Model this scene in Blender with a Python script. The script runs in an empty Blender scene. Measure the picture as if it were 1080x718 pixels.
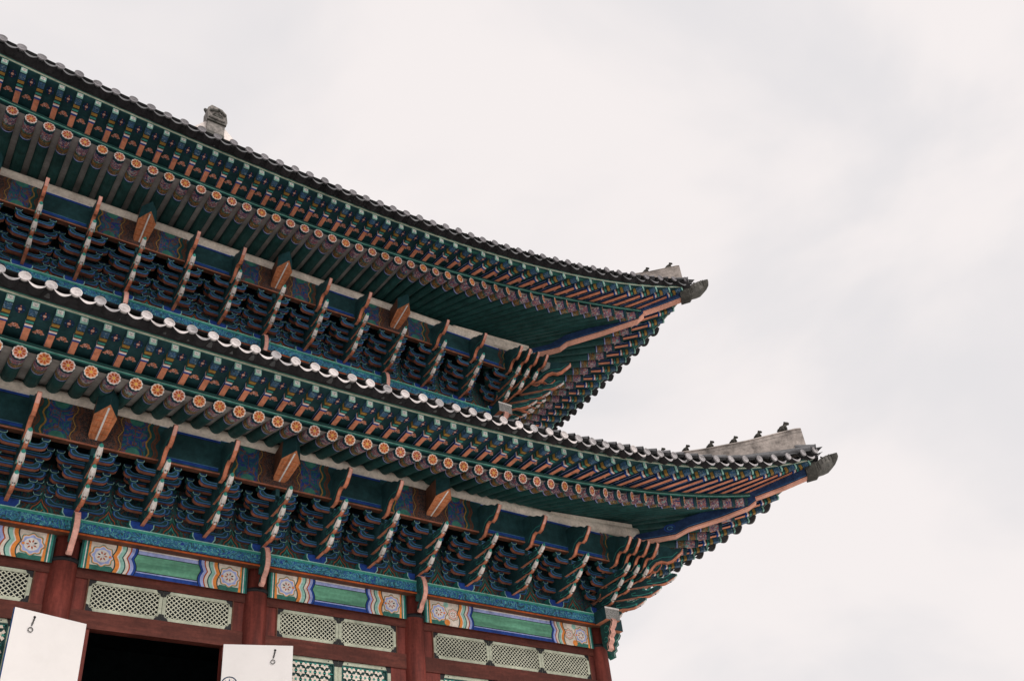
import bpy, math, random
from mathutils import Vector, Matrix
random.seed(7)
S = bpy.context.scene
COL = S.collection

# ------------------------------------------------------------------ camera
cam_d = bpy.data.cameras.new("camera"); cam = bpy.data.objects.new("camera", cam_d); COL.objects.link(cam)
F_PX = 991.268
cam_d.sensor_width = 36.0; cam_d.lens = F_PX/1080*36.0
cam_d.shift_x = -7.64/1080; cam_d.shift_y = 91.16/1080
cam_d.clip_start = 0.1; cam_d.clip_end = 3000
cam.matrix_world = (Matrix.Translation((-3.56642, -22.8527, -5.98718)) @ Matrix.Rotation(-0.667613, 4, 'Z')
                    @ Matrix.Rotation(2.150109, 4, 'X') @ Matrix.Rotation(-0.116471, 4, 'Z'))
S.camera = cam

# ------------------------------------------------------------------ sky, sun, exposure
SKY_X, SKY_Y = 4.4, 3.3
SUN_EL, SUN_AZ = math.radians(42), math.radians(-62)      # azimuth measured from +X towards +Y
w = bpy.data.worlds.new("World"); S.world = w; w.use_nodes = True
nt = w.node_tree; nt.nodes.clear(); N = nt.nodes.new; L = nt.links.new
out = N('ShaderNodeOutputWorld'); sky = N('ShaderNodeTexSky'); sky.sky_type = 'NISHITA'; sky.sun_disc = False
sky.sun_elevation = SUN_EL; sky.sun_rotation = math.pi/2 - SUN_AZ; sky.air_density = 1.4; sky.dust_density = 3.0
bg1 = N('ShaderNodeBackground'); bg1.inputs[1].default_value = 0.10; L(sky.outputs[0], bg1.inputs[0])
bg2 = N('ShaderNodeBackground'); bg2.inputs[1].default_value = 1.0
tc = N('ShaderNodeTexCoord'); mp = N('ShaderNodeMapping'); mp.inputs['Scale'].default_value = (1.0, 1.0, 1.6)
mp.inputs['Location'].default_value = (SKY_X, SKY_Y, 0.0)
L(tc.outputs['Generated'], mp.inputs[0])
n1 = N('ShaderNodeTexNoise'); n1.inputs['Scale'].default_value = 2.3; n1.inputs['Detail'].default_value = 5
n1.inputs['Roughness'].default_value = 0.5; n1.inputs['Distortion'].default_value = 0.35
L(mp.outputs[0], n1.inputs['Vector'])
cr = N('ShaderNodeValToRGB'); L(n1.outputs[0], cr.inputs[0])
cr.color_ramp.interpolation = 'EASE'
cr.color_ramp.elements[0].position = 0.37; cr.color_ramp.elements[0].color = (0.630, 0.610, 0.618, 1)
cr.color_ramp.elements[1].position = 0.59; cr.color_ramp.elements[1].color = (0.728, 0.684, 0.674, 1)
L(cr.outputs[0], bg2.inputs[0])
mx = N('ShaderNodeMixShader'); mx.inputs[0].default_value = 0.96
L(bg1.outputs[0], mx.inputs[1]); L(bg2.outputs[0], mx.inputs[2]); L(mx.outputs[0], out.inputs[0])

sun_d = bpy.data.lights.new("sun", 'SUN'); sun_d.energy = 1.5; sun_d.angle = math.radians(14); sun_d.color = (1.0, 0.95, 0.9)
sun = bpy.data.objects.new("sun", sun_d); COL.objects.link(sun)
sdir = Vector((math.cos(SUN_EL)*math.cos(SUN_AZ), math.cos(SUN_EL)*math.sin(SUN_AZ), math.sin(SUN_EL)))
sun.rotation_euler = sdir.to_track_quat('Z', 'Y').to_euler()
S.view_settings.view_transform = 'Standard'; S.view_settings.look = 'None'
S.view_settings.exposure = 0.38; S.view_settings.gamma = 1.0
S.render.engine = 'CYCLES'

# ------------------------------------------------------------------ materials
MATS = {}
def fade(t, col, b, g, plain=False):
    """broad uneven fading and fine grime over a paint"""
    prev = None
    for sc, lo, hi in ((0.9, .84, 1.22), (13.0, .88, 1.12)) if not plain else ((0.9, .985, 1.01),):
        n = t.nodes.new('ShaderNodeTexNoise'); n.inputs['Scale'].default_value = sc; n.inputs['Detail'].default_value = 4
        t.links.new(g.outputs['Position'], n.inputs['Vector'])
        m = t.nodes.new('ShaderNodeMapRange'); m.inputs['From Min'].default_value = .32; m.inputs['From Max'].default_value = .68
        m.inputs['To Min'].default_value = lo; m.inputs['To Max'].default_value = hi
        t.links.new(n.outputs[0], m.inputs['Value'])
        v = t.nodes.new('ShaderNodeVectorMath'); v.operation = 'SCALE'
        t.links.new(prev or col, v.inputs[0]); t.links.new(m.outputs[0], v.inputs['Scale']); prev = v.outputs[0]
    t.links.new(prev, b.inputs['Base Color'])
def mat(name, col, var=0.25, scale=3.0, rough=0.65, dirt=None, dirt_amt=0.55, bump=0.0, stretch=(1,1,1)):
    m = bpy.data.materials.new(name); m.use_nodes = True; t = m.node_tree; b = t.nodes['Principled BSDF']
    b.inputs['Roughness'].default_value = rough; b.inputs['Specular IOR Level'].default_value = 0.18
    g = t.nodes.new('ShaderNodeNewGeometry'); mpn = t.nodes.new('ShaderNodeMapping'); mpn.inputs['Scale'].default_value = stretch
    t.links.new(g.outputs['Position'], mpn.inputs[0])
    n = t.nodes.new('ShaderNodeTexNoise'); n.inputs['Scale'].default_value = scale; n.inputs['Detail'].default_value = 6
    n.inputs['Roughness'].default_value = 0.65
    t.links.new(mpn.outputs[0], n.inputs['Vector'])
    r = t.nodes.new('ShaderNodeValToRGB'); t.links.new(n.outputs[0], r.inputs[0])
    e = r.color_ramp.elements
    d = dirt if dirt else tuple(c*0.35 for c in col)
    e[0].position = 0.28; e[0].color = tuple(c*(1-dirt_amt)+k*dirt_amt for c, k in zip(col, d)) + (1,)
    e[1].position = 0.72; e[1].color = tuple(min(1, c*(1+var)) for c in col) + (1,)
    k = e.new(0.48); k.color = tuple(col) + (1,)
    fade(t, r.outputs[0], b, g, name.startswith('paper'))
    if bump:
        bp = t.nodes.new('ShaderNodeBump'); bp.inputs['Strength'].default_value = bump; bp.inputs['Distance'].default_value = 0.02
        n2 = t.nodes.new('ShaderNodeTexNoise'); n2.inputs['Scale'].default_value = scale*6; n2.inputs['Detail'].default_value = 4
        t.links.new(mpn.outputs[0], n2.inputs['Vector'])
        t.links.new(n2.outputs[0], bp.inputs['Height']); t.links.new(bp.outputs[0], b.inputs['Normal'])
    MATS[name] = m; return m
def pattern(name, cols, scale=9.0, distort=2.5, rough=0.65):
    """painted scrollwork: distorted noise cut into flat bands of paint"""
    m = bpy.data.materials.new(name); m.use_nodes = True; t = m.node_tree; b = t.nodes['Principled BSDF']
    b.inputs['Roughness'].default_value = rough; b.inputs['Specular IOR Level'].default_value = 0.3
    g = t.nodes.new('ShaderNodeNewGeometry')
    n = t.nodes.new('ShaderNodeTexNoise'); n.inputs['Scale'].default_value = scale; n.inputs['Detail'].default_value = 2.0
    n.inputs['Distortion'].default_value = distort
    t.links.new(g.outputs['Position'], n.inputs['Vector'])
    r = t.nodes.new('ShaderNodeValToRGB'); r.color_ramp.interpolation = 'CONSTANT'; t.links.new(n.outputs[0], r.inputs[0])
    e = r.color_ramp.elements
    k = len(cols)
    e[0].position = 0; e[0].color = tuple(cols[0]) + (1,)
    e[1].position = 0.34 + 0.32/(k-1)*0.6; e[1].color = tuple(cols[1]) + (1,)
    for i in range(2, k):
        q = e.new(0.34 + 0.32*(i-0.4)/(k-1)); q.color = tuple(cols[i]) + (1,)
    fade(t, r.outputs[0], b, g, name.startswith('paper'))
    MATS[name] = m; return m

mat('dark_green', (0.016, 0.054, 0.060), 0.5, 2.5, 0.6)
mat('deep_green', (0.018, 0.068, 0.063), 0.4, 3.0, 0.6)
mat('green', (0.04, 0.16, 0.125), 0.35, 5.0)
mat('panel_green', (0.11, 0.29, 0.19), 0.8, 1.3, dirt=(0.03, 0.15, 0.10), dirt_amt=0.8, stretch=(0.35, 1, 3))
mat('teal', (0.045, 0.27, 0.22), 0.3, 5.0)
mat('pale_green', (0.44, 0.46, 0.36), 0.25, 4.0, dirt=(0.2, 0.24, 0.17))
mat('lattice', (0.60, 0.60, 0.48), 0.15, 5.0, dirt=(0.35, 0.36, 0.27))
mat('mint', (0.30, 0.55, 0.47), 0.2, 5.0)
mat('blue', (0.018, 0.058, 0.27), 0.35, 5.0)
mat('hip_blue', (0.018, 0.040, 0.105), 0.5, 4.0)
mat('navy', (0.012, 0.034, 0.080), 0.4, 5.0)
mat('sky_blue', (0.065, 0.18, 0.36), 0.3, 6.0)
mat('lavender', (0.36, 0.42, 0.72), 0.2, 5.0)
mat('salmon', (0.60, 0.225, 0.13), 0.25, 4.0, dirt=(0.20, 0.07, 0.04), dirt_amt=0.6)
mat('salmon_shade_worn', (0.36, 0.13, 0.08), 0.35, 5.0, dirt=(0.10, 0.04, 0.03), dirt_amt=0.7)  # salmon with shade mixed in for cross-arm undersides; broken paint on the eave ledge
mat('grained_wood', (0.50, 0.185, 0.085), 0.35, 2.2, dirt=(0.12, 0.045, 0.025), dirt_amt=0.8, stretch=(6, .8, 1))
mat('peach', (0.74, 0.36, 0.26), 0.15, 2.0, dirt=(0.45, 0.18, 0.12), dirt_amt=0.5)
mat('pink', (0.70, 0.38, 0.31), 0.2, 6.0, dirt=(0.4, 0.16, 0.12))
mat('orange', (0.80, 0.27, 0.06), 0.2, 5.0)
mat('apricot', (0.80, 0.40, 0.22), 0.2, 6.0)
mat('vermilion', (0.55, 0.12, 0.03), 0.2, 6.0)
mat('rust', (0.42, 0.085, 0.02), 0.25, 5.0)
mat('yellow', (0.72, 0.42, 0.08), 0.2, 5.0)
mat('ochre', (0.30, 0.17, 0.04), 0.3, 6.0)
mat('cream', (0.74, 0.65, 0.56), 0.15, 3.0, dirt=(0.42, 0.34, 0.27))
mat('white', (0.74, 0.70, 0.66), 0.12, 5.0, dirt=(0.5, 0.45, 0.4), dirt_amt=0.25)
mat('paper_white', (0.80, 0.77, 0.755), 0.04, 1.2, rough=0.7, dirt=(0.70, 0.67, 0.65), dirt_amt=0.4)
mat('plaster', (0.36, 0.335, 0.315), 0.35, 1.6, rough=0.9, dirt=(0.17, 0.14, 0.12), dirt_amt=0.7, bump=0.2)
mat('red_wood', (0.128, 0.027, 0.020), 0.9, 2.0, rough=0.6, dirt=(0.035, 0.010, 0.009), dirt_amt=0.75, bump=0.25, stretch=(2.2, 2.2, 0.25))
mat('red_beam', (0.088, 0.024, 0.017), 0.8, 2.5, rough=0.65, dirt=(0.05, 0.014, 0.012), dirt_amt=0.5, bump=0.12, stretch=(0.4, 1.5, 2))
mat('brown', (0.12, 0.05, 0.03), 0.4, 4.0)
mat('black', (0.012, 0.017, 0.020), 0.5, 4.0)
mat('iron', (0.014, 0.014, 0.016), 0.3, 8.0, rough=0.4)
mat('tile', (0.14, 0.14, 0.145), 0.5, 1.8, rough=0.8, dirt=(0.045, 0.045, 0.045), dirt_amt=0.6, bump=0.3)
mat('tile_dark', (0.026, 0.024, 0.026), 0.5, 3.0, rough=0.85, bump=0.2)
mat('tile_end', (0.20, 0.19, 0.20), 0.3, 4.0, rough=0.8, dirt=(0.16, 0.15, 0.15), dirt_amt=0.6, bump=0.2)
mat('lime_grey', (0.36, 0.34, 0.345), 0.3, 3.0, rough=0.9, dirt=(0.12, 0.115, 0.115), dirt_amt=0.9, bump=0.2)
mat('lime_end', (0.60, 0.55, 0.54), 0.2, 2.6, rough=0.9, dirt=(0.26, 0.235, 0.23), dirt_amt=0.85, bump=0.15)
mat('ridge_plaster', (0.36, 0.315, 0.285), 0.55, 2.2, rough=0.95, dirt=(0.09, 0.08, 0.075), dirt_amt=1.0, bump=0.4)
mat('lime_ridge', (0.80, 0.72, 0.68), 0.1, 1.3, rough=0.9, dirt=(0.5, 0.42, 0.38), dirt_amt=0.5, bump=0.2)
mat('clay_dark', (0.055, 0.052, 0.045), 0.6, 6.0, rough=0.8, bump=0.4)
mat('clay_grey', (0.11, 0.105, 0.095), 0.5, 5.0, rough=0.85, dirt=(0.05, 0.06, 0.055), dirt_amt=0.7, bump=0.4)
mat('granite', (0.55, 0.545, 0.53), 0.25, 1.0, rough=0.85, dirt=(0.2, 0.19, 0.17), bump=0.3)
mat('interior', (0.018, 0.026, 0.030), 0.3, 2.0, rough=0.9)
mat('weathered', (0.22, 0.20, 0.185), 0.7, 7.0, rough=0.85, dirt=(0.045, 0.06, 0.055), dirt_amt=0.8)
pattern('scroll_blue', [(0.02, 0.05, 0.09), (0.03, 0.22, 0.24), (0.016, 0.05, 0.26), (0.10, 0.38, 0.36), (0.02, 0.07, 0.30)], 4.2, 3.5)
pattern('scroll_dark', [(0.014, 0.040, 0.050), (0.025, 0.12, 0.11), (0.014, 0.040, 0.055), (0.10, 0.055, 0.035), (0.018, 0.07, 0.14)], 4.6, 2.6)
pattern('blossom', [(0.03, 0.06, 0.18), (0.48, 0.17, 0.13), (0.04, 0.06, 0.14), (0.62, 0.40, 0.38), (0.10, 0.34, 0.34)], 10.0, 1.2)
pattern('brocade', [(0.03, 0.035, 0.03), (0.30, 0.13, 0.03), (0.04, 0.07, 0.08), (0.42, 0.34, 0.18)], 12.0, 1.0)
pattern('brocade_blue', [(0.012, 0.05, 0.14), (0.02, 0.11, 0.10), (0.015, 0.04, 0.20), (0.14, 0.07, 0.05), (0.02, 0.10, 0.16)], 3.6, 1.8)
pattern('brocade_red', [(0.045, 0.022, 0.02), (0.02, 0.03, 0.035), (0.16, 0.06, 0.035), (0.02, 0.05, 0.06)], 16.0, 2.0)
pattern('blue_mottle', [(0.02, 0.05, 0.08), (0.045, 0.12, 0.24), (0.03, 0.07, 0.10), (0.20, 0.28, 0.34)], 14.0, 1.2)
pattern('carved_grey', [(0.10, 0.10, 0.10), (0.40, 0.39, 0.37), (0.14, 0.14, 0.13), (0.46, 0.45, 0.43)], 13.0, 3.0)

# ------------------------------------------------------------------ mesh builder
class MB:
    def __init__(s): s.v = []; s.f = []; s.m = []; s.M = Matrix.Identity(4)
    def add(s, vs, fs, ms):
        o = len(s.v); s.v += [tuple(s.M @ Vector(p)) for p in vs]
        for i, f in enumerate(fs):
            s.f.append(tuple(o+k for k in f)); s.m.append(ms if isinstance(ms, str) else ms[i])
        return s
    def box(s, x0, x1, y0, y1, z0, z1, m, bot=None, front=None, top=None, ends=None, back=None):
        vs = [(x0,y0,z0),(x1,y0,z0),(x1,y1,z0),(x0,y1,z0),(x0,y0,z1),(x1,y0,z1),(x1,y1,z1),(x0,y1,z1)]
        fs = [(3,2,1,0),(4,5,6,7),(0,1,5,4),(2,3,7,6),(1,2,6,5),(3,0,4,7)]
        return s.add(vs, fs, [bot or m, top or m, front or m, back or m, ends or m, ends or m])
    def prism(s, poly, axis, t0, t1, cap, edge):
        """poly of 2D points; axis 'x': points are (y,z) ; 'y': (x,z) ; 'z': (x,y)"""
        def P(q, t): return {'x': (t, q[0], q[1]), 'y': (q[0], t, q[1]), 'z': (q[0], q[1], t)}[axis]
        n = len(poly); vs = [P(q, t0) for q in poly] + [P(q, t1) for q in poly]
        fs = [tuple(range(n)), tuple(range(2*n-1, n-1, -1))]; ms = [cap, cap]
        for i in range(n):
            j = (i+1) % n; fs.append((i, i+n, j+n, j)); ms.append(edge if isinstance(edge, str) else edge[i])
        return s.add(vs, fs, ms)
    def loft(s, rings, ms, closed=True, caps=None):
        n = len(rings[0]); vs = [p for r in rings for p in r]; fs = []; mm = []
        for k in range(len(rings)-1):
            for i in range(n if closed else n-1):
                j = (i+1) % n; fs.append((k*n+i, k*n+j, (k+1)*n+j, (k+1)*n+i))
                q = ms if isinstance(ms, str) else ms[k]; mm.append(q if isinstance(q, str) else q[i])
        if caps:
            fs.append(tuple(range(n-1, -1, -1))); mm.append(caps[0])
            fs.append(tuple((len(rings)-1)*n+i for i in range(n))); mm.append(caps[1])
        return s.add(vs, fs, mm)
    def strip(s, path, wd, plane, off, m, closed=False):
        """flat painted line of width wd along a 2D path on a plane ('x','y' or 'z') at coordinate off"""
        n = len(path); L_, R_ = [], []
        for i, q in enumerate(path):
            a = path[(i-1) % n] if (i > 0 or closed) else q; b = path[(i+1) % n] if (i < n-1 or closed) else q
            d = Vector((b[0]-a[0], b[1]-a[1])); d = d.normalized() if d.length > 1e-9 else Vector((1, 0))
            nn = Vector((-d.y, d.x))*wd/2; L_.append((q[0]+nn.x, q[1]+nn.y)); R_.append((q[0]-nn.x, q[1]-nn.y))
        def P(q): return {'x': (off, q[0], q[1]), 'y': (q[0], off, q[1]), 'z': (q[0], q[1], off)}[plane]
        vs = [P(q) for q in L_] + [P(q) for q in R_]
        fs = [(i, (i+1) % n, n+(i+1) % n, n+i) for i in range(n if closed else n-1)]
        return s.add(vs, fs, m)
    def poly(s, pts, plane, off, m):
        def P(q): return {'x': (off, q[0], q[1]), 'y': (q[0], off, q[1]), 'z': (q[0], q[1], off)}[plane]
        return s.add([P(q) for q in pts], [tuple(range(len(pts)))], m)
    def disc(s, cx, cz, r, plane, off, m, n=14, rz=None):
        return s.poly([(cx+r*math.cos(2*math.pi*i/n), cz+(rz or r)*math.sin(2*math.pi*i/n)) for i in range(n)], plane, off, m)
    def tube(s, path, r, m, n=8, caps=True):
        rings = []
        path = [Vector(p) for p in path]
        for i, p in enumerate(path):
            d = (path[min(i+1, len(path)-1)] - path[max(i-1, 0)]).normalized()
            u = d.cross(Vector((0, 0, 1))); u = u.normalized() if u.length > 1e-3 else Vector((1, 0, 0)); v = d.cross(u)
            rr = r[i] if isinstance(r, (list, tuple)) else r
            rings.append([p + (u*math.cos(2*math.pi*k/n) + v*math.sin(2*math.pi*k/n))*rr for k in range(n)])
        cm = m if isinstance(m, str) else m[0]
        return s.loft(rings, m, True, (cm, m if isinstance(m, str) else m[-1]) if caps else None)
    def mesh(s, name, smooth=False):
        me = bpy.data.meshes.new(name); me.from_pydata(s.v, [], s.f); names = sorted(set(s.m)); ix = {k: i for i, k in enumerate(names)}
        for k in names: me.materials.append(MATS[k])
        me.polygons.foreach_set('material_index', [ix[k] for k in s.m])
        if smooth: me.polygons.foreach_set('use_smooth', [True]*len(s.f))
        me.validate(); me.update(); return me
    def build(s, name, parent=None, smooth=False, mw=None):
        return link(name, s.mesh(name, smooth), parent, mw)
def link(name, data, parent=None, mw=None):
    o = bpy.data.objects.new(name, data); COL.objects.link(o)
    if parent is not None: o.parent = parent
    if mw is not None: o.matrix_local = mw
    return o
def tag(o, label=None, cat=None, group=None, kind=None):
    if label: o['label'] = label
    if cat: o['category'] = cat
    if group: o['group'] = group
    if kind: o['kind'] = kind
    return o
def arc(cx, cz, r, a0, a1, n=8, rz=None):
    return [(cx+r*math.cos(math.radians(a0+(a1-a0)*i/n)), cz+(rz or r)*math.sin(math.radians(a0+(a1-a0)*i/n))) for i in range(n+1)]

# ------------------------------------------------------------------ the plan, measured
KX = {0:16.643,1:14.89,2:13.13,3:11.38,4:9.62,5:8.02,6:6.41,7:4.8,8:3.2,9:1.6,10:0.0,11:-1.56,12:-3.12,13:-4.68,14:-6.44,15:-8.2}
UX = {1:14.652,2:12.99,3:11.33,4:9.67,5:8.15,6:6.63,7:5.10,8:3.59,9:2.08,10:0.56,11:-0.91,12:-2.39,13:-3.86,14:-5.5}
class Level: pass
LO, UP = Level(), Level()
LO.cx, LO.cy, LO.xc, LO.dep = 16.643, 0.0, 2.40, 20.0
UP.cx, UP.cy, UP.xc, UP.dep = 14.652, 1.993, 2.83, 16.0
# mid overhang, corner overhang, z: c0 + a2 t^2 + a5 t^5 + c x(1-t^2)^2
LO.C = {'D': (-3.3, 4.42, 8.128, .445, .642, -.044), 'F': (-4.5, 6.20, 8.597, .325, 1.423, -.125), 'T': (-4.9, 6.44, 8.93, .21, 1.69, -.175)}
UP.C = {'D': (-3.4, 4.77, 17.46, .835, .015, -.09), 'F': (-4.6, 6.19, 17.93, .42, .887, -.20), 'T': (-4.95, 6.41, 18.225, .83, .576, -.33)}
UP.SY = {'D': -4.6, 'F': -5.85, 'T': -6.3}
LO.plate, UP.plate = 5.83, 14.77
LO.zs, UP.zs = 1.0, 0.924
LO.in_z, UP.in_z = 9.20, 18.05            # rafter axis height over the column line
LO.hip_z, UP.hip_z = 9.42, 18.35
def curve(lv, kind, side, a):
    """point on an eave line; a = distance from the column corner along the wall (negative beyond the corner)"""
    ym, ov, c0, a2, a5, c = lv.C[kind]
    if side == 'R' and lv is UP: ym = UP.SY[kind]          # the gable side overhangs further
    H = (lv.cx - lv.xc if side == 'F' else lv.dep/2) + ov
    x = 1 - (a+ov)/H
    t = min(1.0, abs(x))
    D = -ym + (ov + ym)*t**2.5
    z = c0 + a2*t*t + a5*t**5 + (c*x*(1-t*t)**2 if side == 'F' else 0)
    if side == 'F': return Vector((lv.cx - a, lv.cy - D, z))
    return Vector((lv.cx + D, lv.cy + a, z))
def wallpt(lv, side, a, off, z):          # off = distance outward of the column line
    if side == 'F': return Vector((lv.cx - a, lv.cy - off, z))
    return Vector((lv.cx + off, lv.cy + a, z))
FAN = 5.5
def inner(lv, side, ao, off=0.0):
    ov = lv.C['D'][1]
    if ao >= FAN: ai = ao
    else:
        u = (ao+ov)/(FAN+ov); ai = FAN*u
    z = lv.in_z + (lv.hip_z-lv.in_z)*max(0, 1-ai/FAN)**2
    return wallpt(lv, side, ai, off, z)
def spaced(lv, kind, side, ds, amax, grow=0.0):
    """equally spaced positions along an eave curve, from the corner"""
    ov = lv.C[kind][1]; res = []; a = -ov + ds*0.62
    while a < amax:
        res.append(a); t = max(0, 1-(a+ov)/8.0); a += ds*(1+grow*t)
    return res

hall = link('palace_hall', None)
tag(hall, "two-storey wooden palace hall with dark green painted brackets and two upswept tiled roofs", "palace hall")
PARENTS = {}

# ------------------------------------------------------------------ ground and terrace
def ground():
    b = MB(); b.add([(-900,-900,-7.6),(900,-900,-7.6),(900,900,-7.6),(-900,900,-7.6)], [(0,1,2,3)], 'granite')
    g = b.build('ground'); tag(g, kind='structure')
    b = MB(); x0, x1, y0, y1 = LO.xc*2-LO.cx-7, LO.cx+7, -6.8, 27.0
    b.box(x0, x1, y0, y1, -4.4, -1.7, 'granite'); b.box(x0-.15, x1+.15, y0-.15, y1+.15, -1.7, -1.45, 'granite')
    b.box(x0-5, x1+5, y0-5, y1+5, -7.59, -4.7, 'granite'); b.box(x0-5.15, x1+5.15, y0-5.15, y1+5.15, -4.7, -4.4, 'granite')
    tag(b.build('terrace'), kind='structure')
ground()
BASE = -1.45

# ------------------------------------------------------------------ columns, walls, doors
def column(x, y, z0, z1, ztop, r):
    b = MB(); n = 28
    prof = [(r*1.12, z0), (r*1.10, z0+1.5), (r*1.03, z1-1.5), (r*.99, z1-.05), (r*1.08, z1-.05), (r*1.08, z1+.05), (r*.93, z1+.05), (r*.93, ztop)]
    ms = ['red_wood','red_wood','red_wood','iron','iron','iron','red_wood']
    rings = [[(rr*math.cos(2*math.pi*i/n), rr*math.sin(2*math.pi*i/n), z) for i in range(n)] for rr, z in prof]
    b.loft(rings, ms, True, ('red_wood', 'red_wood'))
    me = b.mesh('column', True)
    return me
cm = column(0, 0, BASE, 4.80, 5.42, .325)
bs = MB(); rg = []
for rr, z in ((.52, BASE-.0), (.52, BASE+.12), (.42, BASE+.2)): rg.append([(rr*math.cos(2*math.pi*i/24), rr*math.sin(2*math.pi*i/24), z) for i in range(24)])
bs.loft(rg, 'granite', True, ('granite','granite')); bsm = bs.mesh('stone_base')
LXC = [KX[k] for k in (0, 4, 7, 10, 13)] + [-6.44-5.26+.0]
SYC = [0, 5.0, 10.0, 15.0, 20.0]
for x in LXC:
    o = link('column', cm, hall, Matrix.Translation((x, 0, 0))); link('stone_base', bsm, o)
for y in SYC[1:]:
    o = link('column', cm, hall, Matrix.Translation((LO.cx, y, 0))); link('stone_base', bsm, o)

def kkot_leaf(wd, zt, zb):
    """flower-lattice door leaf in local x 0..wd"""
    b = MB(); fr = .10; y0, y1 = -.05, .0
    b.box(0, wd, y0, y1, zt-fr, zt, 'pale_green'); b.box(0, wd, y0, y1, zb, zb+fr, 'pale_green')
    b.box(0, fr, y0, y1, zb+fr, zt-fr, 'pale_green'); b.box(wd-fr, wd, y0, y1, zb+fr, zt-fr, 'pale_green')
    zl = zb + 1.3
    b.box(fr, wd-fr, y0+.01, y1, zl-.1, zl, 'pale_green')
    b.box(fr, wd-fr, y0+.03, y1, zb+fr, zl-.1, 'green')
    b.box(fr, wd-fr, y1-.008, y1-.003, zl, zt-fr, 'deep_green')
    # inner green moulding
    for (a, c, d, e) in ((fr, wd-fr, zt-fr-.035, zt-fr), (fr, fr+.035, zl, zt-fr-.035), (wd-fr-.035, wd-fr, zl, zt-fr-.035)):
        b.box(a, c, y0+.005, y1-.01, d, e, 'deep_green')
    p = .27; S_ = 1.6; hx0, hx1, hz0, hz1 = fr+.035, wd-fr-.035, zl, zt-fr-.035
    nz = int((hz1-hz0)/p*1.155); nx = int((hx1-hx0)/p)+1
    for j in range(nz+1):
        for i in range(nx+1):
            cx = hx0 + p*(i+.5*(j % 2)); cz = hz1 - p*.866*j - .02
            if cx > hx1-.02 or cz < hz0+.05: continue
            for k in range(6):
                a = math.radians(60*k+30); ux, uz = math.cos(a), math.sin(a)
                q = [(cx+S_*u_, cz+S_*v_) for u_, v_ in ((ux*.012, uz*.012), (ux*.045-uz*.028, uz*.045+ux*.028), (ux*.085, uz*.085), (ux*.045+uz*.028, uz*.045-ux*.028))]
                if any(t[0] < hx0 or t[0] > hx1 or t[1] > hz1 for t in q): continue
                b.poly(q, 'y', y0+.010, 'cream')
            b.disc(cx, cz, .034, 'y', y0+.007, 'teal', 6)
            b.box(max(hx0,cx-.135), min(hx1,cx+.135), y0+.016, y0+.03, cz-.012, cz+.012, 'teal')
    for cxx in (0, wd-.16):
        b.box(cxx-.004+.006, cxx+.158, y0-.006, y0+.004, zt-.16, zt+.0, 'iron') if False else None
    b.poly([(0.0, zt), (.17, zt), (.13, zt-.10), (.10, zt-.17), (0.0, zt-.17)], 'y', y0-.004, 'iron')
    b.poly([(wd, zt), (wd-.17, zt), (wd-.13, zt-.10), (wd-.10, zt-.17), (wd, zt-.17)], 'y', y0-.004, 'iron')
    for cxx in (.28, wd-.28): b.disc(cxx, zt-.05, .018, 'y', y0-.004, 'iron', 8)
    return b
def transom(wd, zb, zt):
    b = MB(); fr = .085; y0, y1 = -.04, .0
    for (a, c, d, e) in ((0, wd, zt-fr, zt), (0, wd, zb, zb+fr), (0, fr, zb+fr, zt-fr), (wd-fr, wd, zb+fr, zt-fr)):
        b.box(a, c, y0, y1, d, e, 'pale_green')
    p = .125; X0, X1, Z0, Z1 = fr, wd-fr, zb+fr, zt-fr; hw = .0145
    for sgn, yy in ((1, y0+.012), (-1, y0+.018)):
        c = -(Z1-Z0) if sgn > 0 else 0; end = (X1-X0) + (Z1-Z0 if sgn < 0 else 0)
        while c < end:
            # line from bottom: x = X0 + c + sgn*t , z = Z0 + t
            t0, t1 = 0.0, Z1-Z0
            if sgn > 0: t0 = max(t0, -c); t1 = min(t1, X1-X0-c)
            else: t0 = max(t0, c-(X1-X0)); t1 = min(t1, c)
            if t1-t0 > .03:
                A = (X0+c+sgn*t0, Z0+t0); B = (X0+c+sgn*t1, Z0+t1)
                dx, dz = -sgn*hw*.707, hw*.707
                q = [(A[0]-dx, A[1]-dz), (A[0]+dx, A[1]+dz), (B[0]+dx, B[1]+dz), (B[0]-dx, B[1]-dz)]
                b.prism([(min(X1, max(X0, u)), min(Z1, max(Z0, v))) for u, v in q], 'y', yy, yy+.012, 'lattice', 'pale_green')
            c += p
    s = .17                                        # black iron corner plates
    for sx in (0, 1):
        for sz in (0, 1):
            cx = 0 if not sx else wd; cz = zb if not sz else zt; ux = 1 if not sx else -1; uz = 1 if not sz else -1
            b.poly([(cx, cz), (cx+ux*s, cz), (cx+ux*s*.8, cz+uz*.07), (cx+ux*.075, cz+uz*.09), (cx+ux*.06, cz+uz*s*.9), (cx, cz+uz*s)], 'y', y0-.004, 'iron')
    return b
def wave_x(z, H, amp): return amp*(abs(math.sin(math.pi*1.5*(z/H)+.35)))
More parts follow.
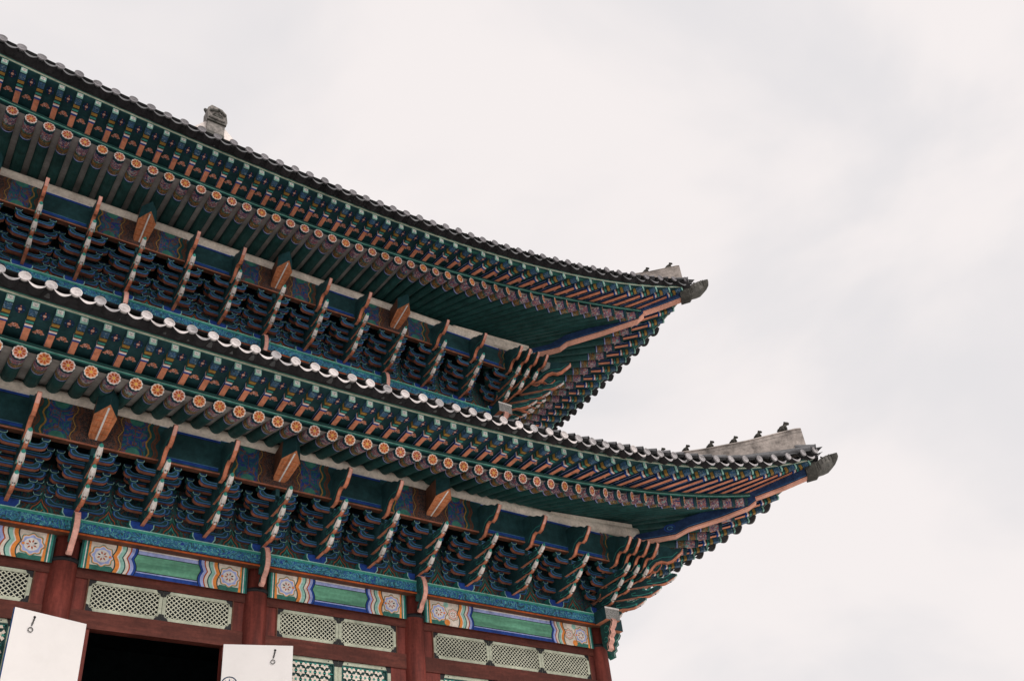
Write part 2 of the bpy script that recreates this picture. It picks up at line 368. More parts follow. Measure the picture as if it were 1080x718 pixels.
def painted_end(b, x0, sx, H, yf, z0, kind=0):
    """cloud-and-flower painting of a beam end, from x0 inward (sx = +1 or -1)"""
    def band(xa, xb, m, amp=.085, e=0):
        n = 12; vs = []; fs = []
        for i in range(n+1):
            z = H*i/n; o = wave_x(z, H, amp)
            vs += [(x0+sx*(xa+o), yf-e, z0+z), (x0+sx*(xb+o), yf-e, z0+z)]
        for i in range(n): fs.append((2*i, 2*i+1, 2*i+3, 2*i+2))
        b.add(vs, fs, m)
    def rect(xa, xb, m, e=0): b.poly([(x0+sx*xa, z0), (x0+sx*xb, z0), (x0+sx*xb, z0+H), (x0+sx*xa, z0+H)], 'y', yf-e, m)
    for xa, xb, m in ((0,.05,'deep_green'),(.05,.10,'teal'),(.10,.125,'white'),(.125,.17,'green')): rect(xa, xb, m)
    ext = .40 if kind else 0.0
    rect(.17, .86+ext, 'cream')
    b.poly([(x0+sx*.17, z0), (x0+sx*.86, z0), (x0+sx*.74, z0+.14), (x0+sx*.17, z0+.12)], 'y', yf-.001, 'green')
    b.poly([(x0+sx*.17, z0), (x0+sx*.24, z0), (x0+sx*.21, z0+H), (x0+sx*.17, z0+H)], 'y', yf-.002, 'orange')
    def flower(cx, cz, r, m1, m2, e):
        n = 40; pts = [(x0+sx*(cx+(r*(1+.09*math.cos(8*2*math.pi*i/n)))*math.cos(2*math.pi*i/n)), cz+r*(1+.09*math.cos(8*2*math.pi*i/n))*math.sin(2*math.pi*i/n)) for i in range(n)]
        b.poly(pts, 'y', yf-e, 'teal'); 
        b.poly([(x0+sx*cx+(q[0]-x0-sx*cx)*.93, cz+(q[1]-cz)*.93) for q in pts], 'y', yf-e-.001, 'orange')
        b.poly([(x0+sx*cx+(q[0]-x0-sx*cx)*.86, cz+(q[1]-cz)*.86) for q in pts], 'y', yf-e-.002, 'white')
        b.poly([(x0+sx*cx+(q[0]-x0-sx*cx)*.78, cz+(q[1]-cz)*.78) for q in pts], 'y', yf-e-.003, m1)
        b.disc(x0+sx*cx, cz, r*.60, 'y', yf-e-.004, 'white', 16)
        for k in range(7):
            a = 2*math.pi*k/7; ux, uz = math.cos(a), math.sin(a)
            q = [(r*.14*ux, r*.14*uz), (r*.3*ux-uz*r*.08, r*.3*uz+ux*r*.08), (r*.47*ux, r*.47*uz), (r*.3*ux+uz*r*.08, r*.3*uz-ux*r*.08)]
            b.poly([(x0+sx*(cx+u), cz+v) for u, v in q], 'y', yf-e-.005, m2 if k != 3 else 'black')
        b.disc(x0+sx*(cx+r*.66), cz, r*.13, 'y', yf-e-.005, 'orange', 8)
    cz = z0+H*.52; 
    flower(.50, cz, .285, 'lavender', 'rust', .003)
    if kind: flower(1.00, cz-.01, .19, 'pink', 'rust', .003); b.disc(x0+sx*.78, z0+.1, .1, 'y', yf-.004, 'orange', 10); b.disc(x0+sx*.76, z0+H-.08, .09, 'y', yf-.004, 'mint', 10)
    c = .78+ext
    for wd, m in ((.03,'deep_green'),(.09,'orange'),(.03,'white'),(.09,'mint'),(.03,'deep_green'),(.075,'cream'),(.035,'rust'),(.08,'lavender'),(.06,'blue'),(.02,'black')):
        band(c-.06, c+wd-.06, m, e=.009); c += wd
    return c - .06 + .085*.5
def painted_beam(x0, x1, kind):
    b = MB(); H = .74; z0 = 4.685; yf = -.20
    b.box(x0, x1, yf, .20, z0, z0+H, 'green', front='green', bot='red_beam')
    yf -= .002
    e = painted_end(b, x0, 1, H, yf, z0, kind); e = painted_end(b, x1, -1, H, yf, z0, kind)
    xa, xb = x0+e-.05, x1-e+.05
    b.poly([(xa, z0+.155), (xb, z0+.155), (xb, z0+.585), (xa, z0+.585)], 'y', yf-.0003, 'panel_green')
    q = yf-.0005
    for za, zb, m in ((0,.10,'blue'),(.10,.13,'lavender'),(.13,.155,'black'),(.585,.605,'black'),(.605,.70,'lavender'),(.70,.74,'white')):
        b.poly([(xa, z0+za), (xb, z0+za), (xb, z0+zb), (xa, z0+zb)], 'y', q, m)
    return b
def bay(x0, x1, npan, kind=0, open_door=False):
    r = .30
    painted_beam(x0+r, x1-r, kind).build('painted_beam', hall)
    xa, xb = x0+.62, x1-.62
    if x1 > 16: xb = x1-.52
    b = MB()                                        # red frame around transoms and doors
    b.box(x0+r, x1-r, -.12, .12, 4.46, 4.683, 'red_beam')
    b.box(x0+r, x1-r, -.12, .12, 3.22, 3.655, 'red_beam')
    b.box(x0+r, xa, -.09, .12, 3.655, 4.46, 'red_wood'); b.box(xb, x1-r, -.09, .12, 3.655, 4.46, 'red_wood')
    b.box(x0+r, xa+.18, -.09, .12, BASE, 3.22, 'red_wood'); b.box(xb-.18, x1-r, -.09, .12, BASE, 3.22, 'red_wood')
    b.box(xa+.18, xb-.18, -.12, .12, BASE, BASE+.25, 'red_beam')
    b.box(xa-.03, xa, -.115, -.09, 3.655, 4.46, 'brown'); b.box(xb, xb+.03, -.115, -.09, 3.655, 4.46, 'brown')
    b.box(xa, xb, .10, .115, 3.655, 4.46, 'interior')
    b.build('wall_frame', hall)
    wd = (xb-xa)/npan
    me = transom(wd-.012, 3.665, 4.45).mesh('transom_lattice')
    for i in range(npan): link('transom_lattice', me, hall, Matrix.Translation((xa+.006+i*wd, -.06, 0)))
    da, db = xa+.18, xb-.18
    nl = npan; lw = (db-da)/nl
    if not open_door:
        me = kkot_leaf(lw-.01, 3.215, BASE+.26).mesh('lattice_door')
        for i in range(nl): link('lattice_door', me, hall, Matrix.Translation((da+.005+i*lw, -.03, 0)))
    return da, db
bay(KX[4], KX[0], 3, 1); bay(KX[7], KX[4], 2); DA, DB = bay(KX[10], KX[7], 2, 0, True); bay(KX[13], KX[10], 2); bay(LXC[5], KX[13], 3, 1)

# opened leaves, papered white side out, with a ring pull on a chain
def open_leaf(p0, p1, ztop, ring_at, flip):
    wd = (Vector(p1)-Vector(p0)).length; zb = BASE+.28
    b = MB()
    b.box(0, wd, -.03, .03, zb, ztop, 'paper_white', ends='blue', top='brown', bot='brown', back='pale_green')
    b.box(-.004, .05, .030, .034, zb, ztop, 'teal'); b.box(wd-.05, wd+.004, .030, .034, zb, ztop, 'teal')
    d = Vector(p1)-Vector(p0); ang = math.atan2(d.y, d.x)
    o = b.build('door_leaf', hall, mw=Matrix.Translation(p0) @ Matrix.Rotation(ang, 4, 'Z')); o['label'] = "door leaf folded back showing its white papered side"
    b = MB(); rx = ring_at
    b.disc(rx, ztop-.13, .03, 'y', -.038, 'iron', 10)
    for i in range(5):
        zc = ztop-.155-.042*i
        path = [(rx+.014*math.cos(t)*(1 if i % 2 else .5)-.008*i, -.045+.008*math.sin(t)*(0 if i % 2 else 1), zc+.026*math.sin(t)) for t in [k*math.pi/4 for k in range(9)]]
        b.tube(path, .007, 'iron', 5, False)
    zc = ztop-.44; cx = rx-.045
    b.tube([(cx+.052*math.cos(k*math.pi/10), -.048, zc+.052*math.sin(k*math.pi/10)) for k in range(21)], .0085, 'iron', 6, False)
    b.build('ring_pull', o, True)
    if not flip: return
    b = MB()                                        # painted roundel lower on the leaf
    zc = ztop-1.03; cx = .20
    b.disc(cx, zc, .20, 'y', -.034, 'navy', 24); b.disc(cx, zc, .17, 'y', -.036, 'white', 24)
    for k in range(8):
        a = math.pi/4*k; b.poly([(cx+.05*math.cos(a-.5), zc+.05*math.sin(a-.5)), (cx+.15*math.cos(a), zc+.15*math.sin(a)), (cx+.05*math.cos(a+.5), zc+.05*math.sin(a+.5))], 'y', -.038, 'blue')
    b.build('roundel', o)
open_leaf((-.95, -.78, 0), (.66, -.33, 0), 3.22, .46, False)
open_leaf((3.95, -.33, 0), (5.60, -.80, 0), 3.16, 1.27, True)

# dark inside, side and back walls
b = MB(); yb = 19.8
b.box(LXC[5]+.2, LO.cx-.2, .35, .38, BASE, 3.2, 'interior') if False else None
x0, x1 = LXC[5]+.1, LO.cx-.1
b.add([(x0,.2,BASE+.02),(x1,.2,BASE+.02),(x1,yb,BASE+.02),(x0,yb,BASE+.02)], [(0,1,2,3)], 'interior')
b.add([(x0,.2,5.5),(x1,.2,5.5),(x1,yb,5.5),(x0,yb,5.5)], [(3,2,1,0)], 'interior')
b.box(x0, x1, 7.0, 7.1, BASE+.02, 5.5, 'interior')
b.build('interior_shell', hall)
b = MB()
b.box(LO.cx-.10, LO.cx+.10, .3, 19.7, BASE, 4.66, 'red_wood'); b.box(LO.cx-.2, LO.cx+.2, .3, 19.7, 4.685, 5.425, 'green')
b.box(LXC[5]-.1, LXC[5]+.1, .3, 19.7, BASE, 5.42, 'red_wood'); b.box(LXC[5]+.3, LO.cx-.3, 19.9, 20.1, BASE, 5.42, 'red_wood')
b.build('side_wall', hall)
# upper storey: dark walls behind brackets
b = MB(); ux0 = UP.xc*2-UP.cx
b.box(ux0, UP.cx, UP.cy+.05, UP.cy+15.9, 11.0, 14.35, 'red_wood')
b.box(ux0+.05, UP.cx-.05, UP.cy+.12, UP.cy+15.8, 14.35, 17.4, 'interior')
b.build('upper_wall', hall)
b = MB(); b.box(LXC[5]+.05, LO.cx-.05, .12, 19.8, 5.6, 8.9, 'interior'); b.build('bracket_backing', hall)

# ------------------------------------------------------------------ plate beams (flat beam under the brackets)
def plate(lv, x0):
    z1 = lv.plate; z0 = z1-.41; y0 = lv.cy-.42; xc = lv.cx
    b = MB()
    b.box(x0, xc+.42, y0, y0+.84, z0, z1-.0, 'scroll_blue', bot='brown', top='green')
    b.box(x0, xc+.43, y0-.014, y0-.002, z1-.075, z1-.012, 'teal', bot='teal'); b.box(x0, xc+.43, y0-.018, y0-.016, z1-.012-.0, z1+.012, 'mint')
    b.box(x0, xc+.43, y0-.014, y0-.002, z0+.0, z0+.045, 'rust'); b.box(x0, xc+.43, y0-.012, y0-.002, z0+.048, z0+.075, 'black')
    b.build('plate_beam', hall)
    b = MB()      # the side plate crosses at the corner and shows its grey carved end
    e = lv.cy-1.02
    b.box(xc-.30, xc+.30, e, y0-.02, z0+.01, z1+.02, 'dark_green', bot='salmon', front='carved_grey')
    b.box(xc-.31, xc+.31, e-.012, e-.002, z1-.03, z1+.03, 'white')
    b.box(xc-.42, xc+.42, lv.cy+.421, lv.cy+lv.dep, z0+.004, z1-.004, 'scroll_blue', bot='brown')
    b.box(xc+.43, xc+1.02, lv.cy-.30, lv.cy+.30, z0+.01, z1+.02, 'dark_green', bot='salmon', ends='carved_grey')
    b.build('plate_beam', hall)
plate(LO, LXC[5]-.4); plate(UP, ux0-.4)
b = MB(); b.box(LXC[5], LO.cx, -.16, .16, 5.36, 5.425, 'red_beam'); b.build('tie_beam', hall)

# ------------------------------------------------------------------ bracket sets
def horn(b, i, zs, W=.095, k=1.0):
    """one outward arm ending in an upturned tongue, profile in (y,z)"""
    T = [(-1.374, .375), (-1.796, .71), (-2.221, 1.057)][i]
    ty, tz = T[0]*k, T[1]*zs
    base = tz - .20*zs; th = .24*zs; ys = ty + .62*k
    pts = [(0, base), (ys, base), (ys-.14*k, base-.035), (ys-.30*k, base-.02), (ys-.42*k, base+.04), (ys-.55*k, base+.13), (ty, tz),
           (ty+.015, tz+.07), (ty+.10*k, tz+.115), (ys-.30*k, base+.20), (ys-.15*k, base+th), (0, base+th)]
    # paint: underside salmon, tongue white
    ed = ['dark_green','salmon','salmon','salmon','white','white','white','white','green','green','dark_green','dark_green']
    ed[0] = 'salmon'
    b.prism(pts, 'x', -W/2, W/2, 'dark_green', ed)
    # tongue: a wider pale pad so it reads from below
    sec = [(ys-.33*k, base+.055, .02, .03), (ys-.36*k, base+.06, .078, .055), (ys-.46*k, base+.105, .088, .07), (ys-.55*k, base+.165, .080, .07), (ty+.0, tz+.035, .062, .055), (ty-.03, tz+.055, .03, .03)]
    for grow, m in ((1.0, 'white'),):
        rings = []
        for (yy, zz, hw, hh) in sec:
            rings.append([(hw*.86*math.cos(2*math.pi*q/8+.39), yy, zz+hh*math.sin(2*math.pi*q/8+.39)) for q in range(8)])
        b.loft(rings, ['teal', m, m, m, 'teal'], True, ('teal', 'teal'))
        b.box(-.03, -.012, ys-.47*k, ys-.44*k, base+.02, base+.045, 'black'); b.box(.012, .03, ys-.47*k, ys-.44*k, base+.02, base+.045, 'black')
    b.box(-.085, .085, ys-.375*k, ys-.35*k, base+.025, base+.12, 'teal')
    for s in (-1, 1):                               # painted outlines on the two cheeks
        xx = s*(W/2+.002)
        b.strip([(y, z) for y, z in pts[1:6]][::1], .035, 'x', xx, 'salmon')
        b.strip([(pts[4][0]+.02, pts[4][1]+.06), (ys-.22*k, base+.06), (ys-.05*k, base+.05), (ys+.12*k, base+.08), (ys+.13*k, base+.15), (ys+.02*k, base+.17)], .022, 'x', xx*1.01, 'teal')
        b.strip([(y, z-.012) for y, z in pts[8:11]], .02, 'x', xx, 'teal')
    return b
def cloud_arm(b, zs, W=.10, k=1.0):
    """the carved top arm in front of the eave beam"""
    P = [(-.2, 1.34), (-1.50, 1.34), (-1.60, 1.38), (-1.68, 1.50), (-1.80, 1.63), (-1.93, 1.66), (-2.06, 1.58), (-2.20, 1.62), (-2.34, 1.76), (-2.46, 1.88),
         (-2.50, 1.97), (-2.43, 2.04), (-2.28, 2.03), (-2.12, 2.16), (-1.92, 2.22), (-1.75, 2.34), (-1.52, 2.40), (-1.3, 2.36), (-.2, 2.30)]
    P = [(y*k, z*zs) for y, z in P]
    ed = ['salmon','salmon','salmon','salmon','salmon','salmon','salmon','salmon','pink','pink','salmon'] + ['dark_green']*8
    b.prism(P, 'x', -W/2, W/2, 'dark_green', ed)
    for s in (-1, 1):
        xx = s*(W/2+.002)
        b.strip(P[1:11], .04, 'x', xx, 'salmon')
        b.strip([(-1.5*k, 1.48*zs), (-1.72*k, 1.72*zs), (-1.98*k, 1.80*zs), (-2.2*k, 1.76*zs), (-2.36*k, 1.9*zs)], .02, 'x', xx*1.01, 'teal')
        b.strip([(u*k, v*zs) for u, v in arc(-1.75, 2.02, .13, 0, 300, 10)], .022, 'x', xx*1.01, 'deep_green')
    return b
def cross_arm(y, z, half, zs, soro=True):
    """boat-shaped transverse arm with little bearing blocks on its ends"""
    b = MB(); h = .22*zs; c = half; g = c-.34          # solid middle, upturned rounded ends
    end = [(c-.34, 0), (c-.20, .0), (c-.09, .06), (c-.02, .30), (c+.005, .62), (c, 1.0), (c-.13, 1.0), (c-.15, .78), (c-.22, .62), (c-.34, .60)]
    r = [(x, z+h*v) for x, v in end]
    pts = r + [(-x, v) for x, v in r[::-1]]
    ed = ['salmon_shade_worn', 'salmon_shade_worn', 'salmon_shade_worn', 'salmon_shade_worn', 'deep_green', 'navy', 'navy', 'navy', 'navy', 'navy']
    ed = ed + ed[:9][::-1] + ['salmon_shade_worn']
    y1 = y+.12
    b.prism(pts, 'y', y, y1, 'dark_green', ed)
    yy = y-.003
    for s in (-1, 1):
        P = lambda q: [(s*x, z+h*v) for x, v in q]
        b.strip(P([(.07, .20), (c-.20, .17), (c-.11, .24), (c-.055, .42), (c-.035, .64), (c-.04, .92)]), .024, 'y', yy, 'sky_blue')
        b.strip(P([(.07, .09), (c-.19, .07), (c-.085, .14), (c-.03, .36), (c-.012, .62), (c-.013, .95)]), .014, 'y', yy, 'blue')
        b.strip(P([(.07, .50), (c-.26, .47), (c-.19, .58), (c-.135, .80), (c-.115, .94), (c-.05, .94)]), .018, 'y', yy, 'sky_blue')
    if soro:
        for s in (-1, 1):
            cx = s*(c-.06); zb = z+h
            q = [(cx-.06, zb), (cx+.06, zb), (cx+.10, zb+.045), (cx+.10, zb+.09*zs), (cx-.10, zb+.09*zs), (cx-.10, zb+.045)]
            b.prism(q, 'y', y-.03, y1+.03, 'navy', 'deep_green')
            b.strip([(cx-.09, zb+.08*zs), (cx-.09, zb+.045), (cx-.058, zb+.008), (cx+.058, zb+.008), (cx+.09, zb+.045), (cx+.09, zb+.08*zs)], .013, 'y', y-.033, 'mint')
    return b
def block_mesh(zs):
    b = MB(); h = .30*zs
    q = [(-.20, 0.0), (.20, 0.0), (.31, h*.55), (.31, h), (-.31, h), (-.31, h*.55)]
    b.prism(q, 'y', -.33, .30, 'blue', ['navy','teal','teal','navy','teal','teal'])
    b.strip([(-.295, h*.97), (-.295, h*.56), (-.19, .014), (.19, .014), (.295, h*.56), (.295, h*.97)], .026, 'y', -.333, 'mint')
    b.strip([(-.31, h-.012), (.31, h-.012)], .02, 'y', -.334, 'black')
    return b.mesh('bearing_block')
def head_mesh(zs):
    b = MB()
    zb0, zb1, zt = 1.72*zs, 2.10*zs, 2.58*zs
    plan = [(-.10, -1.22), (.10, -1.22), (.21, -1.45), (.27, -2.12), (.0, -2.50), (-.27, -2.12), (-.21, -1.45)]
    zf = lambda y: zb0 + (zb1-zb0)*(-y-1.22)/1.26
    n = len(plan); vs = [(x, y, zf(y)) for x, y in plan] + [(x*.9, y, zt) for x, y in plan]
    fs = [tuple(range(n-1, -1, -1)), tuple(range(n, 2*n))] + [(i, (i+1) % n, n+(i+1) % n, n+i) for i in range(n)]
    b.add(vs, fs, ['grained_wood', 'dark_green', 'brown', 'brown', 'brown', 'dark_green', 'dark_green', 'brown', 'brown'])
    b.add([(-.022, -1.30, zf(-1.30)-.004), (.022, -1.30, zf(-1.30)-.004), (.022, -2.40, zf(-2.40)-.004), (-.022, -2.40, zf(-2.40)-.004)], [(3,2,1,0)], 'white')
    for y in (-1.55, -1.75, -1.95, -2.1):
        b.add([(-.21, y, zf(y)-.003), (.21, y, zf(y)-.003), (.21, y-.018, zf(y-.018)-.003), (-.21, y-.018, zf(y-.018)-.003)], [(3,2,1,0)], 'rust')
    return b.mesh('beam_head')
def ornament_mesh(zs):
    """carved dropping tongue in front of a column head"""
    P = [(-.30, .13), (-.52, .14), (-.70, .04), (-.80, -.14), (-.845, -.34), (-.83, -.52), (-.74, -.68), (-.60, -.80), (-.54, -.93), (-.44, -.99), (-.38, -.90),
         (-.43, -.80), (-.52, -.72), (-.60, -.58), (-.56, -.36), (-.44, -.40), (-.345, -.60), (-.345, -.2)]
    P = [(y, z) for y, z in P]
    b = MB(); W = .13
    ed = ['salmon','pink','pink','pink','pink','pink','pink','pink','pink','pink','salmon'] + ['deep_green']*7
    b.prism(P, 'x', -W/2, W/2, 'deep_green', ed)
    b.tube([(0, -.49, -.90), (0, -.43, -.96)], .075, 'pink', 8)
    for s in (-1, 1):
        b.strip(P[1:9], .03, 'x', s*(W/2+.002), 'pink'); b.strip([(y+.07, z) for y, z in P[2:7]], .02, 'x', s*(W/2+.003), 'teal')
        b.strip(arc(-.68, -.25, .07, 0, 320, 9), .018, 'x', s*(W/2+.003), 'teal')
    return b.mesh('column_tongue')
class Kit: pass
def make_kit(lv):
    k = Kit(); zs = lv.zs
    k.arms = [horn(MB(), i, zs).mesh('bracket_arm') for i in range(3)]
    k.cloud = cloud_arm(MB(), zs).mesh('cloud_arm')
    k.cross = []
    for i in range(4):                              # i = height row; each row sits on two steps
        z = (.50 + .34*i)*zs
        if i < 3:
            k.cross.append(cross_arm(-.42-.42*(i)-.02, z+.02, .53, zs).mesh('cross_arm'))
            k.cross.append(cross_arm(-.42*(i)-.02+.02, z+.06, .72, zs).mesh('cross_arm'))
            k.cross.append(cross_arm(-.17, (.34+.34*i)*zs, .71, zs).mesh('cross_arm'))
            k.cross.append(cross_arm(-.42*(i-1)-.06 if i else -.07, z+.10 if i else .20*zs, .62 if i else .70, zs).mesh('cross_arm'))
    k.block = block_mesh(zs); k.head = head_mesh(zs); k.orn = ornament_mesh(zs)
    b = MB(); b.box(-.075, .075, -1.5, 0, .30*zs, 1.62*zs, 'dark_green')
    # stepped core so that no flat wall shows between the tiers
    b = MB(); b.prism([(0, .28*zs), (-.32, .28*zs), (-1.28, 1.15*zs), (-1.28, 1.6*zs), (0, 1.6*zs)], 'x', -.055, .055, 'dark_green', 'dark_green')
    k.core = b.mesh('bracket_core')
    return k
KL, KU = make_kit(LO), make_kit(UP)
def bracket(kit, M, column_top, orn=True):
    root = link('bracket_set', kit.core, hall, M)
    link('bearing_block', kit.block, root)
    for m in kit.arms: link('bracket_arm', m, root)
    for m in kit.cross: link('cross_arm', m, root)
    if column_top:
        link('beam_head', kit.head, root)
        if orn: link('column_tongue', kit.orn, root)
    else: link('cloud_arm', kit.cloud, root)
    return root
RZ90 = Matrix.Rotation(math.pi/2, 4, 'Z')
for k, x in KX.items():
    if k: bracket(KL, Matrix.Translation((x, 0, LO.plate)), k in (4, 7, 10, 13))
for k, x in UX.items():
    if k > 1: bracket(KU, Matrix.Translation((x, UP.cy, UP.plate)), k in (4, 7, 10, 13))
for lv, kit in ((LO, KL), (UP, KU)):
    for j in range(1, 6):
        bracket(kit, Matrix.Translation((lv.cx, lv.cy+1.68*j, lv.plate)) @ RZ90, j == 3)

def corner(lv, kit):
    """corner cluster: ladders of tongues facing front and side, and a bigger diagonal row"""
    zs = lv.zs
    root = link('corner_bracket', kit.block, hall, Matrix.Translation((lv.cx, lv.cy, lv.plate)))
    for side in (0, 1):
        R = Matrix.Identity(4) if side == 0 else (Matrix.Scale(-1, 4, Vector((1, 0, 0))) @ Matrix.Rotation(-math.pi/2, 4, 'Z'))
        if side: R = Matrix(((0,-1,0,0),(-1,0,0,0),(0,0,1,0),(0,0,0,1)))      # mirror across the diagonal
        for c in range(3):
            b = MB(); b.M = R @ Matrix.Translation((.41*c, 0, 0))
            for i in range(c, 3): horn(b, i, zs, .095)
            b.build('bracket_arm', root)
        for c in range(4):
            b = MB(); b.M = R @ Matrix.Translation((.41*c, 0, 0)); cloud_arm(b, zs, .10)
            b.build('cloud_arm', root)
    b = MB(); b.M = Matrix.Rotation(math.pi/4, 4, 'Z')
    for i in range(3): horn(b, i, zs, .14, 1.38)
    cloud_arm(b, zs, .17, 1.38)
    b.build('diagonal_arm', root)
    for i in range(3):
        z = (.52+.34*i)*zs
        for st in (i, i+1):
            y = -.42*st-.02
            h_ = .52 if st == i+1 else .66
            c = cross_arm(y, z, h_, zs); c.build('cross_arm', root, mw=Matrix.Translation((.0, 0, 0)))
            c = cross_arm(y, z, h_, zs); c.build('cross_arm', root, mw=RZ90 @ Matrix.Translation((.0, 0, 0)))
    b = MB(); b.tube([(1.55, -1.55, 1.88*zs), (1.75, -1.75, 2.05*zs), (1.80, -1.80, 2.22*zs)], [.17, .20, .15], 'carved_grey', 8); b.build('corner_boss', root, True)
    # side-facing scroll brackets seen beyond the corner
    for i, (o, zz) in enumerate(((1.35, .62), (1.75, .98), (2.15, 1.34))):
        b = MB(); zz *= zs
        P = [(0, zz-.14), (o-.35, zz-.20), (o-.1, zz-.15), (o+.12, zz-.03), (o+.30, zz+.14), (o+.20, zz+.20), (o-.05, zz+.10), (0, zz+.12)]
        b.prism(P, 'y', -.58, -.46, 'deep_green', ['salmon']*4+['green']*4)
        b.strip(P[1:5], .03, 'y', -.583, 'salmon'); b.strip(arc(o-.12, zz-.02, .09, 30, 340, 10), .024, 'y', -.584, 'teal')
        b.strip([(o-.3, zz-.10), (o-.0, zz-.06), (o+.18, zz+.08)], .02, 'y', -.584, 'cream')
        b.strip(arc(o-.12, zz-.02, .05, 0, 300, 8), .018, 'y', -.585, 'cream'); b.strip([(o-.62, zz-.12), (o-.45, zz+.0), (o-.30, zz+.02), (o-.24, zz-.06)], .022, 'y', -.584, 'teal')
        b.strip([(o-.05, zz+.06), (o+.10, zz+.10), (o+.24, zz+.17)], .03, 'y', -.585, 'white')
        b.build('scroll_arm', root)
    kitorn = MB(); kitorn.M = Matrix.Translation((.18, -.55, -.36))
    b = MB()
    P = [(-.42, -.06), (-.78, -.08), (-1.0, -.02), (-1.08, -.16), (-1.00, -.30), (-.90, -.38), (-.93, -.52), (-.80, -.62), (-.82, -.74), (-.70, -.84), (-.72, -.98), (-.60, -1.03), (-.52, -.95), (-.42, -.80)]
    P = [(y, z-.30) for y, z in P]
    b.prism(P, 'x', -.10, .10, 'deep_green', ['salmon','pink','pink','pink','pink','pink','pink','pink','pink','pink','pink','deep_green','deep_green','deep_green'])
    for s in (-1, 1):
        b.strip([(y+.06, z) for y, z in P[2:11]], .03, 'x', s*.102, 'pink')
        b.strip(arc(-.72, -.62, .11, 20, 330, 10), .022, 'x', s*.103, 'teal'); b.strip(arc(-.62, -.95, .08, 20, 330, 10), .022, 'x', s*.103, 'teal')
    b.build('column_tongue', root)
    b2 = MB(); b2.M = Matrix.Rotation(math.pi/2, 4, 'Z'); b2.prism(P, 'x', -.10, .10, 'deep_green', 'teal')
    for s in (-1, 1):
        b2.strip([(y+.06, z) for y, z in P[2:11]], .03, 'x', s*.102, 'mint')
        b2.strip(arc(-.72, -.62, .11, 20, 330, 10), .022, 'x', s*.103, 'teal'); b2.strip(arc(-.62, -.95, .08, 20, 330, 10), .022, 'x', s*.103, 'salmon')
    b2.build('column_tongue', root)
corner(LO, KL); corner(UP, KU)

# painted infill boards between the sets
def ogee(b, cx, z0, h, hw, m, wd, y):
    p = [(-hw, 0), (-hw*.98, h*.12), (-hw*.72, h*.30), (-hw*.62, h*.48), (-hw*.30, h*.66), (-hw*.12, h*.82), (0, h)]
    p = [(cx+u, z0+v) for u, v in p]; p += [(2*cx-u, v) for u, v in p[-2::-1]]
    b.strip(p, wd, 'y', y, m)
def infill(lv, xs):
    b = MB(); zs = lv.zs; y = lv.cy-.10; z0 = lv.plate
    xs = sorted(xs)
    b.box(xs[0], xs[-1], y, y+.04, z0+.012, z0+1.55*zs, 'scroll_dark')
    for a, c in zip(xs[:-1], xs[1:]):
        m = (a+c)/2
        b.poly([(m-.36, z0+.03), (m+.36, z0+.03), (m+.22, z0+.3*zs), (m, z0+.60*zs), (m-.22, z0+.3*zs)], 'y', y-.004, 'deep_green')
        ogee(b, m, z0+.03, .78*zs, .46, 'brown', .030, y-.008); ogee(b, m, z0+.03, .66*zs, .38, 'green', .034, y-.010)
        ogee(b, m, z0+.03, .50*zs, .28, 'rust', .020, y-.012); ogee(b, m, z0+.03, .38*zs, .19, 'teal', .030, y-.012)
        for s in (-1, 1):
            b.strip([(m+s*.10, z0+.08), (m+s*.04, z0+.2), (m+s*.09, z0+.27)], .02, 'y', y-.012, 'ochre')
            b.strip([(m+s*u, z0+v) for u, v in ((.46, .10), (.52, .34), (.46, .52), (.52, .72))], .026, 'y', y-.009, 'navy')
    b.build('infill_board', hall)
infill(LO, list(KX.values())); infill(UP, list(UX.values()))

